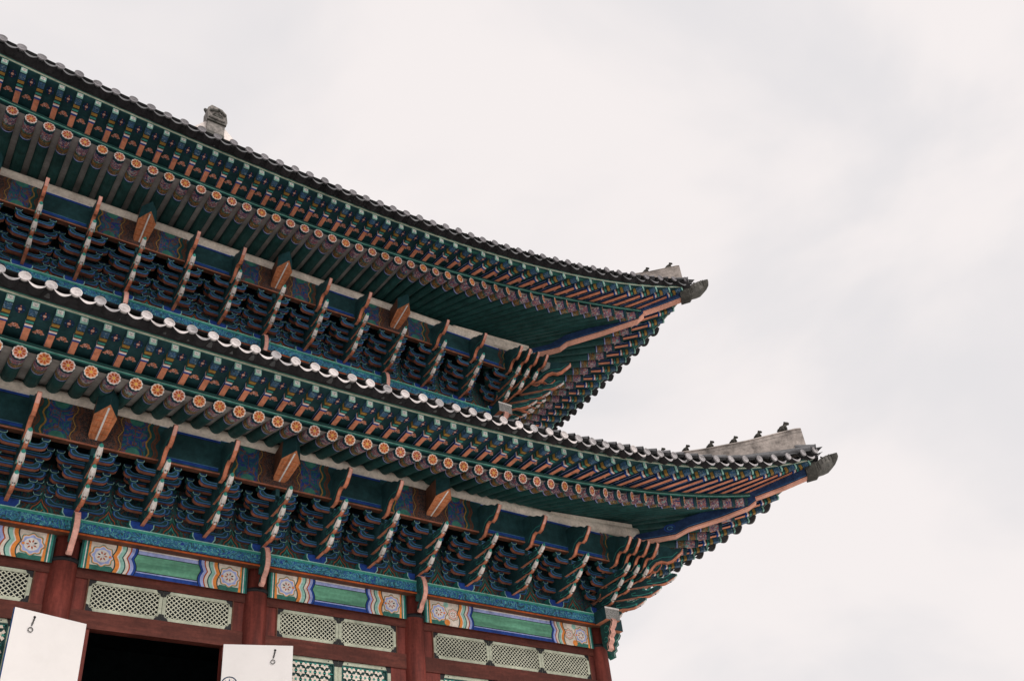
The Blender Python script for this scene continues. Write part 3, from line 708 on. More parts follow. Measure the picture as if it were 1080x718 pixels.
# eave beams painted bay by bay, purlin
def eave_beam(lv, xs, cols):
    zs = lv.zs; z0 = lv.plate+1.60*zs; z1 = lv.plate+2.62*zs; y = lv.cy-1.34
    def seg(b, xa, xb, m, e=0, za=z0, zb=z1): b.poly([(xa, za), (xb, za), (xb, zb), (xa, zb)], 'y', y-e, m)
    xs = sorted(xs)
    for i in range(len(cols)-1):
        x0, x1 = cols[i], cols[i+1]
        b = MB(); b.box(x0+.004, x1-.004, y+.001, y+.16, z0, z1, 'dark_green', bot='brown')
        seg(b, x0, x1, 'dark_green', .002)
        a = min([x for x in xs if x > x0+.1]); c = max([x for x in xs if x < x1-.1]) 
        for (p, q, s) in ((x0, a, 1), (x1, c, -1)):
            wtot = abs(q-p)
            def bd(u0, u1, m, e): 
                f0, f1 = p+s*u0, p+s*u1; seg(b, min(f0, f1), max(f0, f1), m, e)
            bd(.0, .62, 'brocade_red', .004); bd(.62, min(1.20, wtot), 'brocade_blue', .004)
            H = z1-z0
            def wv(u, m, wd): b.strip([(p+s*(u+.05*math.sin(k*math.pi/2.5)), z0+H*k/10) for k in range(11)], wd, 'y', y-.006, m)
            wv(.46, 'brown', .05); wv(.56, 'ochre', .02)
            wv(1.24, 'ochre', .04) ; wv(1.31, 'deep_green', .07); wv(1.38, 'brown', .04); wv(1.45, 'brocade_red'[:0] or 'brown', .06)
            cx = p+s*.90
            for cz, a0 in ((z1, 200), (z0, 20)):
                b.strip(arc(cx, cz, .26, a0-20, a0+160, 8), .020, 'y', y-.007, 'brown'); 
                b.poly([(u, v) for u, v in arc(cx, cz, .18, a0-20, a0+160, 8)], 'y', y-.006, 'green')
            b.strip([(cx, z0+.25), (cx+.0, z1-.25)], .018, 'y', y-.007, 'brown')
        lo_, hi_ = a+.1, c-.1
        seg(b, lo_, hi_, 'blue', .005, z1-.10, z1-.03); seg(b, lo_, hi_, 'white', .005, z1-.03, z1); seg(b, lo_, hi_, 'black', .005, z1-.12, z1-.10)
        seg(b, lo_, hi_, 'blue', .005, z0+.04, z0+.12); seg(b, lo_, hi_, 'sky_blue', .006, z0+.13, z0+.15)
        seg(b, x0, x1, 'sky_blue', .003, z1-.02, z1)
        b.build('eave_beam', hall)
    b = MB(); xe0 = cols[0]
    b.box(xe0, lv.cx+1.20, y-.01, y+.16, z0-.05, z0-.002, 'dark_green', bot='brown', front='salmon_shade_worn')
    b.build('eave_ledge', hall)
    b = MB()
    xr = 2*lv.xc-lv.cx
    b.box(lv.cx+1.18, lv.cx+1.34, lv.cy-1.3, lv.cy+lv.dep, z0, z1, 'dark_green')
    b.build('eave_beam', hall)
    # purlin, white-limed
    b = MB(); r = .19; zc = z1+.17
    b.tube([(xr-1.3, y+.10, zc), (lv.cx-1.9, y+.10, zc), (lv.cx+1.45, y+.06, zc+.12)], [r, r, r+.05], 'cream', 16)
    b.build('purlin', hall, True)
    b = MB(); b.tube([(lv.cx+1.25, lv.cy-1.4, zc+.05), (lv.cx+1.25, lv.cy+lv.dep+1, zc)], r, 'cream', 14); b.build('purlin', hall, True)
    # wedge that lifts the corner rafters
    b = MB()
    b.add([(lv.cx-2.4, y-.10, zc+.08), (lv.cx+1.20, y-.12, zc+.10), (lv.cx+1.20, y+.06, zc+.10), (lv.cx-2.4, y+.06, zc+.08), (lv.cx-2.4, y-.10, zc+.12), (lv.cx+1.20, y-.12, zc+.40), (lv.cx+1.20, y+.06, zc+.40), (lv.cx-2.4, y+.06, zc+.12)],
          [(3,2,1,0),(4,5,6,7),(0,1,5,4),(2,3,7,6),(1,2,6,5),(3,0,4,7)], 'cream')
    b.build('corner_wedge', hall)
eave_beam(LO, list(KX.values()), [LXC[5], KX[13], KX[10], KX[7], KX[4], LO.cx+1.18])
eave_beam(UP, list(UX.values()), [ux0, UX[13], UX[10], UX[7], UX[4], UP.cx+1.18])

# ------------------------------------------------------------------ rafters
def rafter_mesh(A, Bp, r=.165):
    """round rafter from inner point A to painted end Bp (world coordinates relative to A)"""
    b = MB(); d = (Bp-A); Ln = d.length; d = d/Ln
    u = d.cross(Vector((0,0,1))).normalized(); v = u.cross(d); n = 16
    M = Matrix(((u.x, d.x, v.x, 0), (u.y, d.y, v.y, 0), (u.z, d.z, v.z, 0), (0, 0, 0, 1)))
    b.M = M
    st = [(0, 'deep_green'), (Ln-.82, 'navy'), (Ln-.78, 'lavender'), (Ln-.745, 'brocade'), (Ln-.60, 'ochre'), (Ln-.57, 'brocade'), (Ln-.50, 'green'), (Ln-.46, 'blossom'), (Ln-.13, 'navy'), (Ln-.09, 'dark_green'), (Ln, None)]
    rings = [[(r*math.cos(2*math.pi*i/n), t, r*math.sin(2*math.pi*i/n)) for i in range(n)] for t, _ in st]
    b.loft(rings, [m for _, m in st[:-1]], True, ('deep_green', 'dark_green'))
    e = Ln+.003
    m = 48
    ph = random.random()*6; fade = random.random()
    def petal(R0, amp, nn, m_, off): b.poly([((R0+amp*math.cos(nn*2*math.pi*i/m+ph))*math.cos(2*math.pi*i/m), (R0+amp*math.cos(nn*2*math.pi*i/m+ph))*math.sin(2*math.pi*i/m)) for i in range(m)], 'y', off, m_)
    petal(.157, .008, 11, 'white', e); petal(.136, .010, 8, 'pink' if fade < .45 else 'apricot', e+.002)
    for k in range(8):
        a = 2*math.pi*k/8+ph/8+.2; ux, uz = math.cos(a), math.sin(a)
        q = [(1.1*u_, 1.1*v_) for u_, v_ in [(.03*ux, .03*uz), (.072*ux-.025*uz, .072*uz+.025*ux), (.104*ux-.018*uz, .104*uz+.018*ux), (.117*ux, .117*uz), (.104*ux+.018*uz, .104*uz-.018*ux), (.072*ux+.025*uz, .072*uz-.025*ux)]]
        b.poly(q, 'y', e+.004, 'rust' if fade < .7 else 'vermilion')
    b.disc(0, 0, .036, 'y', e+.006, 'yellow', 10)
    return b.mesh('round_rafter')
def flying_mesh(A, Bp, h=.165):
    """square flying rafter: salmon underside, painted bands, pale end"""
    b = MB(); d = (Bp-A); Ln = d.length; d = d/Ln
    u = d.cross(Vector((0,0,1))).normalized(); v = u.cross(d)
    b.M = Matrix(((u.x, d.x, v.x, 0), (u.y, d.y, v.y, 0), (u.z, d.z, v.z, 0), (0, 0, 0, 1)))
    st = [(0,'salmon','navy'), (Ln-.73,'black','navy'), (Ln-.715,'blue','blue'), (Ln-.655,'white','white'), (Ln-.61,'pink','salmon'), (Ln-.585,'black','black'), (Ln-.55,'teal','green'),
          (Ln-.50,'green','deep_green'), (Ln-.47,'black','dark_green'), (Ln-.43,'ochre','ochre'), (Ln-.33,'black','dark_green'), (Ln-.30,'blue_mottle','blue_mottle'), (Ln-.09,'dark_green','dark_green'), (Ln-.05,'mint','mint'), (Ln,None,None)]
    rings = []; ms = []
    for t, mu, msd in st:
        q = h/2*(.86 if t <= Ln-.716 else 1.0)
        rings.append([(-q, t, -q), (q, t, -q), (q, t, q), (-q, t, q)])
        if mu: ms.append([mu, msd, 'dark_green', msd])
    b.loft(rings, ms, True, ('salmon', 'mint'))
    # white edge lines on the cheeks
    for s in (-1, 1): b.box(s*h/2*.86-.003, s*h/2*.86+.003, .3, Ln-.74, h*.43-.05, h*.43-.036, 'lavender')
    e = Ln+.003; q = h*.36
    b.poly([(-q, -q), (q, -q), (q, q), (-q, q)], 'y', e, 'white')
    for (cx, cz, rr) in ((-.022, .018, .009), (.022, .018, .009), (0, -.006, .010)): b.disc(cx, cz, rr, 'y', e+.002, 'deep_green', 8)
    b.strip([(-.03, -.028), (0, -.038), (.03, -.028)], .008, 'y', e+.002, 'deep_green')
    return b.mesh('flying_rafter')
def sweep(b, lv, side, pts_fn, a0, a1, n, mats):
    rings = []
    for i in range(n+1):
        a = a0+(a1-a0)*i/n; rings.append(pts_fn(a))
    b.loft(rings, mats, False)
def outdir(side): return Vector((0, -1, 0)) if side == 'F' else Vector((1, 0, 0))

def roof(lv, name, sp, end_mat, ridge_top, label):
    root = link(name, None, hall); root['label'] = label
    fullF = 2*(lv.cx-lv.xc); XCUT = -6.0
    for side in ('F', 'R'):
        amax = (lv.cx-XCUT) if side == 'F' else lv.dep*.62
        outs = spaced(lv, 'D', side, sp, amax, .12)
        ovD, ovF, ovT = lv.C['D'][1], lv.C['F'][1], lv.C['T'][1]
        for a in outs:
            P1 = curve(lv, 'D', side, a); P0 = inner(lv, side, a)
            # continue the rafter a little inside the wall line
            P0 = P0 + (P0-P1).normalized()*(.35 if a > 1 else 0)
            o = link('round_rafter', rafter_mesh(Vector((0,0,0)), P1-P0), root, Matrix.Translation(P0))
        # flying rafters: same count, fanned further at the corner
        for a in outs:
            ud = (a+ovD)/(FAN+ovD)
            af = a if a >= FAN else FAN - (FAN-a)*(FAN+ovF)/(FAN+ovD)
            P1 = curve(lv, 'F', side, af); Pd = curve(lv, 'D', side, a) + Vector((0, 0, .165+.135+.085))
            d = (P1-Pd).normalized(); P0 = Pd - d*.55
            link('flying_rafter', flying_mesh(Vector((0,0,0)), P1-P0), root, Matrix.Translation(P0))
        full = fullF if side == 'F' else lv.dep
        ext = lambda kind: (-lv.C[kind][1], full + (lv.C[kind][1] if side == 'F' else lv.C[kind][1]))
        od = outdir(side)
        # plaster between the round rafters
        b = MB(); n = 90
        def f(a):
            D = curve(lv, 'D', side, a)+Vector((0,0,.06)); I = inner(lv, side, a)+Vector((0,0,.06))
            if side == 'F' and a > full/2: 
                I = wallpt(lv, side, min(a, full), 0, lv.in_z+.06)
            if side == 'R' and a > full-FAN: I = wallpt(lv, side, min(a, full), 0, lv.in_z+.06)
            return [I + (D-I)*k/6 for k in range(7)]
        e = ext('D'); sweep(b, lv, side, f, e[0], e[1], n, 'plaster'); b.build('rafter_plaster', root, True)
        # green fascia over the round rafters, with a pale line
        b = MB()
        def f(a):
            P = curve(lv, 'D', side, a); q = od*.05
            z = Vector((0,0,1))
            return [P-od*.12+z*.15, P+q+z*.15, P+q+z*.185, P+q+z*.20, P+q+z*.215, P+q+z*.23, P+q+z*.30, P-od*.12+z*.30]
        sweep(b, lv, side, f, e[0]-.0, e[1], 120, [['dark_green','green','teal','mint','black','deep_green','dark_green']]*120); b.build('eave_fascia', root)
        # boards over the flying rafters with painted blossoms
        b = MB()
        def fb(a):
            ff = (a+ovD)/(FAN+ovD); af = a if a >= FAN else FAN - (FAN-a)*(FAN+ovF)/(FAN+ovD)
            P = curve(lv, 'D', side, a) + Vector((0,0,.165+.135+.165)); Q = curve(lv, 'F', side, af)+Vector((0,0,.080))
            P = P + (P-Q).normalized()*.25
            return [P + (Q-P)*k/4 for k in range(5)]
        sweep(b, lv, side, fb, -ovD, full+(ovD), 120, 'dark_green')
        for i in range(len(outs)-1):
            am = (outs[i]+outs[i+1])/2; r5 = fb(am); P, Q = r5[0], r5[-1]
            d = (Q-P); Ln = d.length; d.normalize(); u = d.cross(Vector((0,0,1))).normalized(); v = u.cross(d)
            b.M = Matrix(((u.x, d.x, v.x, P.x), (u.y, d.y, v.y, P.y), (u.z, d.z, v.z, P.z), (0,0,0,1)))
            c = Ln-.36; 
            b.disc(0, c, .115, 'z', -.006, 'navy', 14, .15); b.disc(0, c, .042, 'z', -.009, 'salmon', 8, .05); b.disc(0, c, .026, 'z', -.012, 'white', 8); b.disc(0, c, .012, 'z', -.014, 'rust', 6)
            for s in (-1, 1): b.disc(0, c+s*.10, .014, 'z', -.009, 'salmon', 6, .022); b.disc(s*.075, c, .016, 'z', -.009, 'sky_blue', 6)
            c = .52
            for k, (dx, dy, rr) in enumerate(((0,0,.045),(-.06,.01,.035),(.06,.01,.035),(-.10,-.03,.028),(.10,-.03,.028),(-.04,.06,.03),(.04,.06,.03),(0,.085,.022),(-.06,-.05,.022),(.06,-.05,.022))):
                b.disc(dx, c+dy, rr, 'z', -.006-.0006*k, 'salmon' if k % 3 else 'pink', 7)
            b.disc(0, c+.01, .018, 'z', -.014, 'rust', 6)
            b.M = Matrix.Identity(4)
        b.build('eave_board', root)
        # pale edge board above the flying rafter ends, then dark tile bedding and underside of drip tiles
        b = MB()
        def f(a):
            tt = (a+ovF)/(full+2*ovF); P = curve(lv, 'F', side, a); z = Vector((0,0,1))
            aT = a if FAN < a < full-FAN else (FAN-(FAN-a)*(FAN+ovT)/(FAN+ovF) if a <= FAN else a)
            T = curve(lv, 'T', side, aT)
            return [P-od*.20+z*.082, P+od*.02+z*.084, P+od*.035+z*.09, P+od*.035+z*.13, P+od*.025+z*.14, P+od*.03+z*.17, P+od*.05+z*.20, T-od*.05-z*.13]
        sweep(b, lv, side, f, -ovF, full+ovF, 120, [['green','pale_green','pale_green','black','green','tile_dark','tile_dark']]*120); b.build('edge_board', root)
        # tile ends
        outsT = spaced(lv, 'T', side, sp*1.02, amax+.3, .42)
        outsT = [outsT[0]+.12] + outsT[1:] if side == 'F' else outsT[2:]
        CAPS[(name, side)] = list(outsT)
        for i, a in enumerate(outsT):
            T = curve(lv, 'T', side, a); T2 = curve(lv, 'T', side, a+.02); tg = (T2-T).normalized(); gap = (outsT[min(i+1, len(outsT)-1)]-a) if i < len(outsT)-1 else sp
            # local frame: x along eave, y inward up the slope, z normal
            inn = -od
            yv = (inn*1.0 + Vector((0,0,-.10))).normalized(); xv = tg*(-1 if side == 'F' else 1); 
            xv = (xv - yv*xv.dot(yv)).normalized(); zv = xv.cross(yv)
            M = Matrix(((xv.x, yv.x, zv.x, T.x), (xv.y, yv.y, zv.y, T.y), (xv.z, yv.z, zv.z, T.z), (0,0,0,1)))
            dimmed = (end_mat == 'lime_end') and random.random() < (.12 if a > 5 else .12+.88*min(1, (5.5-a)/5))  # random greying, made likelier toward the corner to paint in its dimmer light
            em = 'lime_grey' if dimmed else end_mat; dm = 'lime_grey' if (dimmed or (end_mat == 'lime_end' and random.random() < .15)) else ridge_top
            key = (round(gap, 2), a > .5, em, dm)
            if (name, key) not in TILES:
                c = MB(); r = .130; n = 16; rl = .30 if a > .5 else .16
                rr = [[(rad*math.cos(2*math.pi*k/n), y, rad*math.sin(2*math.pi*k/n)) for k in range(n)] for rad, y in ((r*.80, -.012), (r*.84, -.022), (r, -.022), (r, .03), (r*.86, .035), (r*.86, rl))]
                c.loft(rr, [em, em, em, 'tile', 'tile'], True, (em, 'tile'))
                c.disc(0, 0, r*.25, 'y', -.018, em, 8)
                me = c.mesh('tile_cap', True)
                c = MB(); g = key[0]; m_ = 12; top, bot = [], []
                for k in range(m_+1):
                    x = .07 + (g-.14)*k/m_; f_ = math.sin(math.pi*k/m_)
                    top.append((x, -.115-.075*f_)); bot.append((x, -.122-.150*f_**.8))
                c.prism(top+bot[::-1], 'y', -.05, -.02, dm, 'tile_dark')
                vs = []; 
                for k in range(m_+1): vs += [(top[k][0], -.02, bot[k][1]+.02), (top[k][0], .24, bot[k][1]+.05)]
                c.add(vs, [(2*k, 2*k+1, 2*k+3, 2*k+2) for k in range(m_)], 'tile_dark')
                TILES[(name, key)] = (me, c.mesh('drip_tile'))
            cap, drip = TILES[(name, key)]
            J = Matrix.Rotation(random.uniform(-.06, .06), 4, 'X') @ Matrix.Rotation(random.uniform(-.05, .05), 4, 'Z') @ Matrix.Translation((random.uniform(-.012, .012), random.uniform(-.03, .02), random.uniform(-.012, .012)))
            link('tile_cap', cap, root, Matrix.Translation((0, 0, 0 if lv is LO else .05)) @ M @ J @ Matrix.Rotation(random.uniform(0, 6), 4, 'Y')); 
            if i: link('drip_tile', drip, root, M @ Matrix.Rotation(random.uniform(-.03, .03), 4, 'Y'))
    # roof surface
    innf = 1.75 if lv is LO else 8.0
    iz = 12.3 if lv is LO else 25.5
    sag = .35 if lv is LO else 1.3
    def surf(side, a, u):
        ovT = lv.C['T'][1]; full = fullF if side == 'F' else lv.dep
        E = curve(lv, 'T', side, a) + Vector((0,0,.06))
        s = (a+ovT)/(full+2*ovT); ai = innf + (full-2*innf)*s
        I = wallpt(lv, side, ai, -innf, iz)
        P = E + (I-E)*u; P.z -= sag*math.sin(math.pi*u); return P
    lv.surf = surf
    for rot in (0, 1):
        b = MB(); cxy = Vector((lv.xc, lv.cy+lv.dep/2, 0))
        Rm = Matrix.Translation(cxy) @ Matrix.Rotation(math.pi*rot, 4, 'Z') @ Matrix.Translation(-cxy)
        b.M = Rm
        for side in ('F', 'R'):
            ovT = lv.C['T'][1]; full = fullF if side == 'F' else lv.dep; na, nu = 80, 14
            rings = [[surf(side, -ovT+(full+2*ovT)*i/na, k/nu) for k in range(nu+1)] for i in range(na+1)]
            b.loft(rings, 'tile', False)
        b.build('tile_field', root, True)
    # tile rolls running up the slope, one behind each cap
    b = MB()
    for side in ('F', 'R'):
        full = fullF if side == 'F' else lv.dep; ovT = lv.C['T'][1]
        al = list(CAPS[(name, side)])
        while al[-1]+sp < full+ovT-.3: al.append(al[-1]+sp)
        for a in al:
            path = [surf(side, a, .012+k/10*.98)+Vector((0,0,.03)) for k in range(0, 11)]
            b.tube(path, .105, 'tile', 7, False)
    b.build('tile_rolls', root, True)
    # hips: two-stage corner beam
    def diag(o, z): return Vector((lv.cx+o, lv.cy-o, z))
    def hipbeam(pts, w_, topoff, nm, side_m):
        b = MB(); vs = []; n = len(pts); wv = Vector((1, 1, 0)).normalized()*w_/2
        rings = []
        for o, z, h in pts:
            c = diag(o, z); rings.append([c-wv, c+wv, c+wv+Vector((0,0,h)), c-wv+Vector((0,0,h))])
        b.loft(rings, [['peach', side_m, 'dark_green', side_m]]*(n-1), True, ('salmon', 'salmon'))
        for s in (-1, 1):                           # pale outline and scroll on the cheeks
            for k in range(n-1):
                for (zo, hh, m) in ((.004, .05, 'peach'), (.06, .010, 'black'), (.10, .016, 'sky_blue')):
                    (o0, z0_, h0), (o1, z1_, h1) = pts[k], pts[k+1]
                    p = [diag(o0, z0_+zo), diag(o1, z1_+zo), diag(o1, z1_+zo+hh), diag(o0, z0_+zo+hh)]
                    b.add([q+wv*s*1.012 for q in p], [(0,1,2,3)], m)
            o0, z0_, h0 = pts[1]
            for rr, m in (((.15, 'blue'), (.08, 'sky_blue')) if pts is lv.hip1 and lv is LO else ()):
                pa = arc(o0+.32, z0_+.34, rr, 0, 330, 12); c = []
                for i in range(len(pa)-1):
                    (x0_, y0_), (x1_, y1_) = pa[i], pa[i+1]
                    f0 = 1-.03/rr
                    ctr = (o0+.32, z0_+.34)
                    q = [(x0_, y0_), (x1_, y1_), (ctr[0]+(x1_-ctr[0])*f0, ctr[1]+(y1_-ctr[1])*f0), (ctr[0]+(x0_-ctr[0])*f0, ctr[1]+(y0_-ctr[1])*f0)]
                    b.add([diag(o_, z_)+wv*s*1.02 for o_, z_ in q], [(0,1,2,3)], m)
        return b.build(nm, root)
    dz = 0 if lv is LO else 0
    hipbeam(lv.hip1, .27, 0, 'hip_rafter', 'hip_blue')
    hipbeam(lv.hip2, .26, 0, 'hip_rafter', 'hip_blue')
    # pale end plate + dragon-head socket
    o_, z_, h_ = lv.hip2[-1]
    b = MB(); wv = Vector((1,1,0)).normalized()
    def ring(o, zc, w_, h): c = diag(o, zc); return [c-wv*w_-Vector((0,0,h)), c+wv*w_-Vector((0,0,h)), c+wv*w_*1.1, c+wv*w_*.7+Vector((0,0,h)), c-wv*w_*.7+Vector((0,0,h)), c-wv*w_*1.1]
    t0 = o_; zc = z_+h_*.5; tz = lv.tosu
    b.loft([ring(t0-.12, zc-.01, .21, .27), ring(t0+.14, zc+.04, .22, .27), ring(t0+.20, zc+.08, .17, .22), ring(t0+.32, zc+.15, .21, .25), ring(t0+.46, zc+.22, .23, .25), ring(t0+.58, zc+.30, .19, .20), ring(t0+.68, zc+.38, .17, .15), ring(t0+.76, zc+.47, .12, .09)],
           ['clay_dark','clay_dark','clay_grey','clay_grey','clay_grey','clay_dark','clay_dark'], True, ('clay_dark', 'clay_dark'))
    for s in (-1, 1):
        c = diag(t0+.38, zc+.38)+wv*s*.13; b.tube([c, c+Vector((-.05,.05,.10))], [.06,.015], 'clay_dark', 6)
        c = diag(t0+.55, zc+.46)+wv*s*.12; b.tube([c-Vector((0,0,.04)), c+Vector((0,0,.05))], [.06,.035], 'clay_grey', 7)
    c = diag(t0+.70, zc+.50); b.tube([c-wv*.10, c+wv*.10], .045, 'clay_dark', 7)
    for q_ in range(5):
        c = diag(t0+.24+.09*q_, zc+.12+.05*q_)
        for s in (-1, 1): b.tube([c+wv*s*.20-Vector((0,0,.16)), c+wv*s*.235, c+wv*s*.16+Vector((0,0,.17))], .022, 'clay_dark', 5)
    b.build('dragon_head_socket', root)
    b = MB(); e = lv.C['T'][1]; ze = lv.C['T'][2]+lv.C['T'][3]+lv.C['T'][4]
    for s in (-.15, .15):
        p0 = diag(e-.20, ze-.02)+wv*s; p1 = diag(e-.7, ze+.10)+wv*s
        b.tube([p0, p0+(p1-p0)*.1, p1], [.135, .12, .12], 'tile', 12)
    c = diag(e-.22, ze-.10); b.loft([[c-wv*.20-Vector((0,0,.38)), c+wv*.20-Vector((0,0,.38)), c+wv*.26+Vector((0,0,.0)), c-wv*.26+Vector((0,0,.0))], [q+Vector((-.35,.35,.05)) for q in (c-wv*.20-Vector((0,0,.38)), c+wv*.20-Vector((0,0,.38)), c+wv*.26+Vector((0,0,.0)), c-wv*.26+Vector((0,0,.0)))]], 'tile_dark', True, ('tile_end', 'tile_dark'))
    b.build('corner_tile', root, False)
    # hip ridge
    b = MB(); rings = []; wv2 = wv*.17
    tops = lv.ridge
    for o, zt in tops:
        zb = zt-1.2 if o < 5.9 else zt-.75
        c = diag(o, 0); rings.append([c-wv2*1.25+Vector((0,0,zb)), c+wv2*1.25+Vector((0,0,zb)), c+wv2*1.2+Vector((0,0,zt-.10)), c+wv2*1.35+Vector((0,0,zt-.09)), c+wv2*.8+Vector((0,0,zt)), c-wv2*.8+Vector((0,0,zt)), c-wv2*1.35+Vector((0,0,zt-.09)), c-wv2*1.2+Vector((0,0,zt-.10))])
    b.loft(rings, [['tile','ridge_plaster','ridge_plaster','ridge_plaster','ridge_plaster','ridge_plaster','ridge_plaster','ridge_plaster']]*(len(rings)-1), True, ('ridge_plaster','ridge_plaster'))
    for k in range(len(tops)-1):
        (o0, z0_), (o1, z1_) = tops[k], tops[k+1]
        for dzz, hh in ((.22, .012),):
            for s in (-1, 1):
                b.add([diag(o0, z0_-dzz)+wv2*s*1.27, diag(o1, z1_-dzz)+wv2*s*1.27, diag(o1, z1_-dzz-hh)+wv2*s*1.27, diag(o0, z0_-dzz-hh)+wv2*s*1.27], [(0,1,2,3)], 'weathered')
    b.build('hip_ridge', root)
    # remaining left stretch of rafters, outside the picture
    b = MB(); a = lv.cx-XCUT+sp
    while a < fullF+lv.C['D'][1]-.4:
        P1 = curve(lv, 'D', 'F', a); P0 = wallpt(lv, 'F', min(a, fullF), 0, lv.in_z)
        b.tube([P0, P1], .135, 'deep_green', 8)
        aF = min(a, fullF+lv.C['D'][1]); Q1 = curve(lv, 'F', 'F', aF); Q0 = P1+Vector((0,.3,.30)); b.tube([Q0, Q1], .085, 'salmon', 4)
        a += sp
    r = b.build('rafter', root); r['kind'] = 'stuff'
    return root
TILES = {}; CAPS = {}
# hip beams: (diagonal offset, underside z, height)
LO.hip1 = [(1.2, 8.32, .30), (1.92, 8.31, .34), (2.35, 8.32, .50), (2.68, 8.50, .46), (3.5, 8.68, .44), (4.25, 8.92, .36), (4.46, 9.10, .30)]
LO.hip2 = [(3.9, 9.22, .30), (4.50, 9.25, .34), (5.2, 9.46, .36), (5.95, 9.74, .42)]
LO.tosu = 10.38
UP.hip1 = [(1.2, 17.33, .30), (1.95, 17.36, .34), (2.20, 17.40, .46), (2.42, 17.60, .40), (3.5, 17.80, .40), (4.52, 18.05, .36), (4.74, 18.30, .30)]
UP.hip2 = [(4.1, 18.30, .30), (4.78, 18.41, .30), (5.3, 18.54, .32), (6.0, 18.76, .38)]
UP.tosu = 19.08
LO.ridge = [(-1.6, 12.95), (0, 12.3), (1.5, 11.85), (2.6, 11.66), (3.46, 11.60), (4.6, 11.62), (5.88, 11.76), (6.02, 11.74)]
UP.ridge = [(-7.5, 26.4), (-4, 23.6), (-1, 22.0), (2, 21.05), (4.0, 20.62), (5.12, 20.50), (5.99, 20.52), (6.06, 20.50)]
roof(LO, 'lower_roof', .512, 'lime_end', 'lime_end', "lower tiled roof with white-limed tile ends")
roof(UP, 'upper_roof', .498, 'tile_end', 'tile', "upper tiled roof with darker grey tile ends")

# main ridge
b = MB(); yr = UP.cy+8; b.box(UP.xc*2-UP.cx+8.2, UP.cx-8.2, yr-.3, yr+.3, 25.2, 26.6, 'lime_ridge', top='tile'); b.build('main_ridge', hall)

# descending ridge and its square dragon-mask tile above the upper eave
b = MB(); cx = 1.80; y0 = -2.05
def bx(x0, x1, ya, yb_, z0, z1, m): b.box(cx+x0*.78, cx+x1*.78, ya, yb_, z0, z1, m)
bx(-.36, .36, y0, y0+.5, 19.55, 20.00, 'weathered'); bx(-.37, -.02, y0-.012, y0, 19.1, 19.54, 'clay_grey'); bx(.02, .37, y0-.012, y0, 19.1, 19.54, 'clay_grey')
bx(-.35, .35, y0, y0+.5, 18.6, 19.55, 'clay_grey')
b.prism([(cx+.78*u, v) for u, v in [(-.38, 20.02), (.38, 20.02), (.44, 20.18), (.36, 20.58), (.16, 20.72), (-.28, 20.76), (-.42, 20.58), (-.40, 20.2)]], 'y', y0-.03, y0+.42, 'weathered', 'weathered')
for u, v, r1, r2, m, o in ((.02, 20.30, .24, .12, 'clay_dark', .035), (.02, 20.33, .15, .05, 'clay_grey', .045), (-.18, 20.56, .07, .06, 'clay_dark', .036), (.18, 20.55, .07, .06, 'clay_dark', .036)):
    b.disc(cx+.78*u, v, r1*.78, 'y', y0-o, m, 14, r2)
b.tube([(cx-.26, y0-.05, 20.46), (cx-.05, y0-.12, 20.47), (cx+.0, y0-.05, 20.62), (cx+.1, y0-.12, 20.46), (cx+.26, y0-.05, 20.46)], .045, 'clay_grey', 6)
b.tube([(cx-.25, y0-.04, 20.16), (cx, y0-.09, 20.12), (cx+.25, y0-.04, 20.16)], .05, 'weathered', 6)
bx(-.40, .40, y0-.05, y0, 19.99, 20.03, 'clay_dark')
for s in (-1, 1): b.tube([(cx+s*.27, y0+.2, 20.6), (cx+s*.33, y0+.3, 20.8), (cx+s*.26, y0+.35, 20.92)], [.09, .06, .02], 'clay_dark', 6)
b.build('ridge_end_tile', PARENTS.get('u', hall))
b = MB()
for (yy, zz, hw, hb) in ((0,0,0,0),): pass
rings = []
for k in range(8):
    q_ = k/7; yy = -1.95+9.2*q_; zz = UP.surf('F', UP.cx-cx, min(1, max(0, (yy+2.95)/12.9))).z
    top = zz + .80 + .72*(1-q_)**3; lo = .95*(1-q_)**2
    rings.append([(cx-.80, yy, zz+lo-.15), (cx+.95, yy, zz+lo-.15), (cx+.34, yy, top-.08), (cx+.24, yy, top), (cx-.24, yy, top), (cx-.34, yy, top-.08)])
b.loft(rings, 'lime_ridge', True, ('lime_ridge', 'lime_ridge')); b.build('descending_ridge', hall)

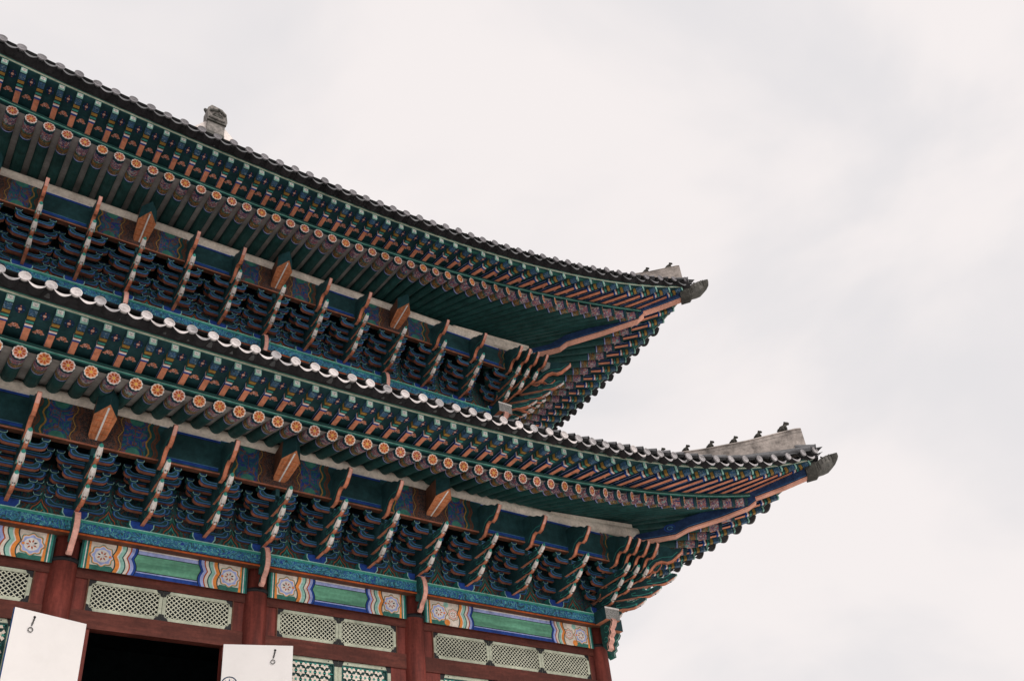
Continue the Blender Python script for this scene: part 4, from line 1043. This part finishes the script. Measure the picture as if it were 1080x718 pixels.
# ------------------------------------------------------------------ small roof figures on the hip ridges
def figure(lv, o, ztop, h, pose, label, group):
    """small clay guardian: seated body, forelegs, neck, head with snout and ears, tail; faces down the ridge"""
    b = MB()
    s = h/.42
    P = lambda x, z: Vector((x*s*.707, -x*s*.707, z*s))
    sd = Vector((.707, .707, 0))*s
    lean = pose
    m = 'clay_dark'
    b.tube([P(-.14, .0), P(-.13, .10), P(-.06, .20), P(.02+lean, .27), P(.05+lean, .33)], [.11*s, .125*s, .11*s, .085*s, .065*s], m, 9)
    b.tube([P(.02+lean, .31), P(.07+lean, .38), P(.15+lean, .37), P(.21+lean, .34)], [.07*s, .095*s, .07*s, .045*s], m, 9)
    for q in (-1, 1):
        b.tube([P(.03+lean, .24)+sd*q*.06, P(.10, .12)+sd*q*.06, P(.09, .0)+sd*q*.06, P(.15, .0)+sd*q*.06], [.05*s, .045*s, .04*s, .035*s], m, 7)
        b.tube([P(-.13, .08)+sd*q*.08, P(-.02, .10)+sd*q*.10, P(-.0, .0)+sd*q*.10], [.07*s, .06*s, .04*s], m, 7)
        b.tube([P(.04+lean, .43)+sd*q*.04, P(.02+lean, .455)+sd*q*.05], [.035*s, .018*s], m, 6)
    b.tube([P(-.20, .03), P(-.26, .10), P(-.23, .18)], [.045*s, .04*s, .02*s], m, 7)
    c = P(0, 0)
    b.add([P(-.20, -.03)-sd*.09, P(.15, -.03)-sd*.09, P(.15, -.03)+sd*.09, P(-.20, -.03)+sd*.09, P(-.18, .015)-sd*.08, P(.13, .015)-sd*.08, P(.13, .015)+sd*.08, P(-.18, .015)+sd*.08],
          [(3,2,1,0),(4,5,6,7),(0,1,5,4),(1,2,6,5),(2,3,7,6),(3,0,4,7)], m)
    ob = b.build('ridge_figure', None, True, mw=Matrix.Translation((lv.cx+o, lv.cy-o, ztop)))
    tag(ob, label, 'roof figure', group)
def ridge_z(lv, o):
    r = lv.ridge
    for (a, za), (c, zc) in zip(r[:-1], r[1:]):
        if a <= o <= c: return za+(zc-za)*(o-a)/(c-a)
    return r[-1][1]
LFIG = [(5.63, .44, .05, "dark clay figure nearest the outer end of the lower roof's corner ridge, the tallest there"),
        (4.97, .34, .0, "dark clay figure second from the outer end of the lower roof's corner ridge"),
        (4.33, .34, .02, "dark clay figure third from the outer end of the lower roof's corner ridge"),
        (3.72, .33, .0, "dark clay figure fourth from the outer end of the lower roof's corner ridge"),
        (3.08, .32, .02, "dark clay figure fifth from the outer end of the lower ridge, half hidden by tiles"),
        (2.45, .32, .0, "tiny figure innermost on the lower corner ridge, only its head above the tiles")]
for o, h, ps, lab in LFIG: figure(LO, o, ridge_z(LO, o)+.02, h*.86, ps, lab, "small guardian figures along the corner ridges")
for o, h, ps, lab in [(5.78, .33, .03, "dark clay figure at the outer end of the upper roof's corner ridge"), (5.10, .33, .0, "dark clay figure on the upper roof's corner ridge behind the outermost one")]:
    figure(UP, o, ridge_z(UP, o)+.02, h*.86, ps, lab, "small guardian figures along the corner ridges")
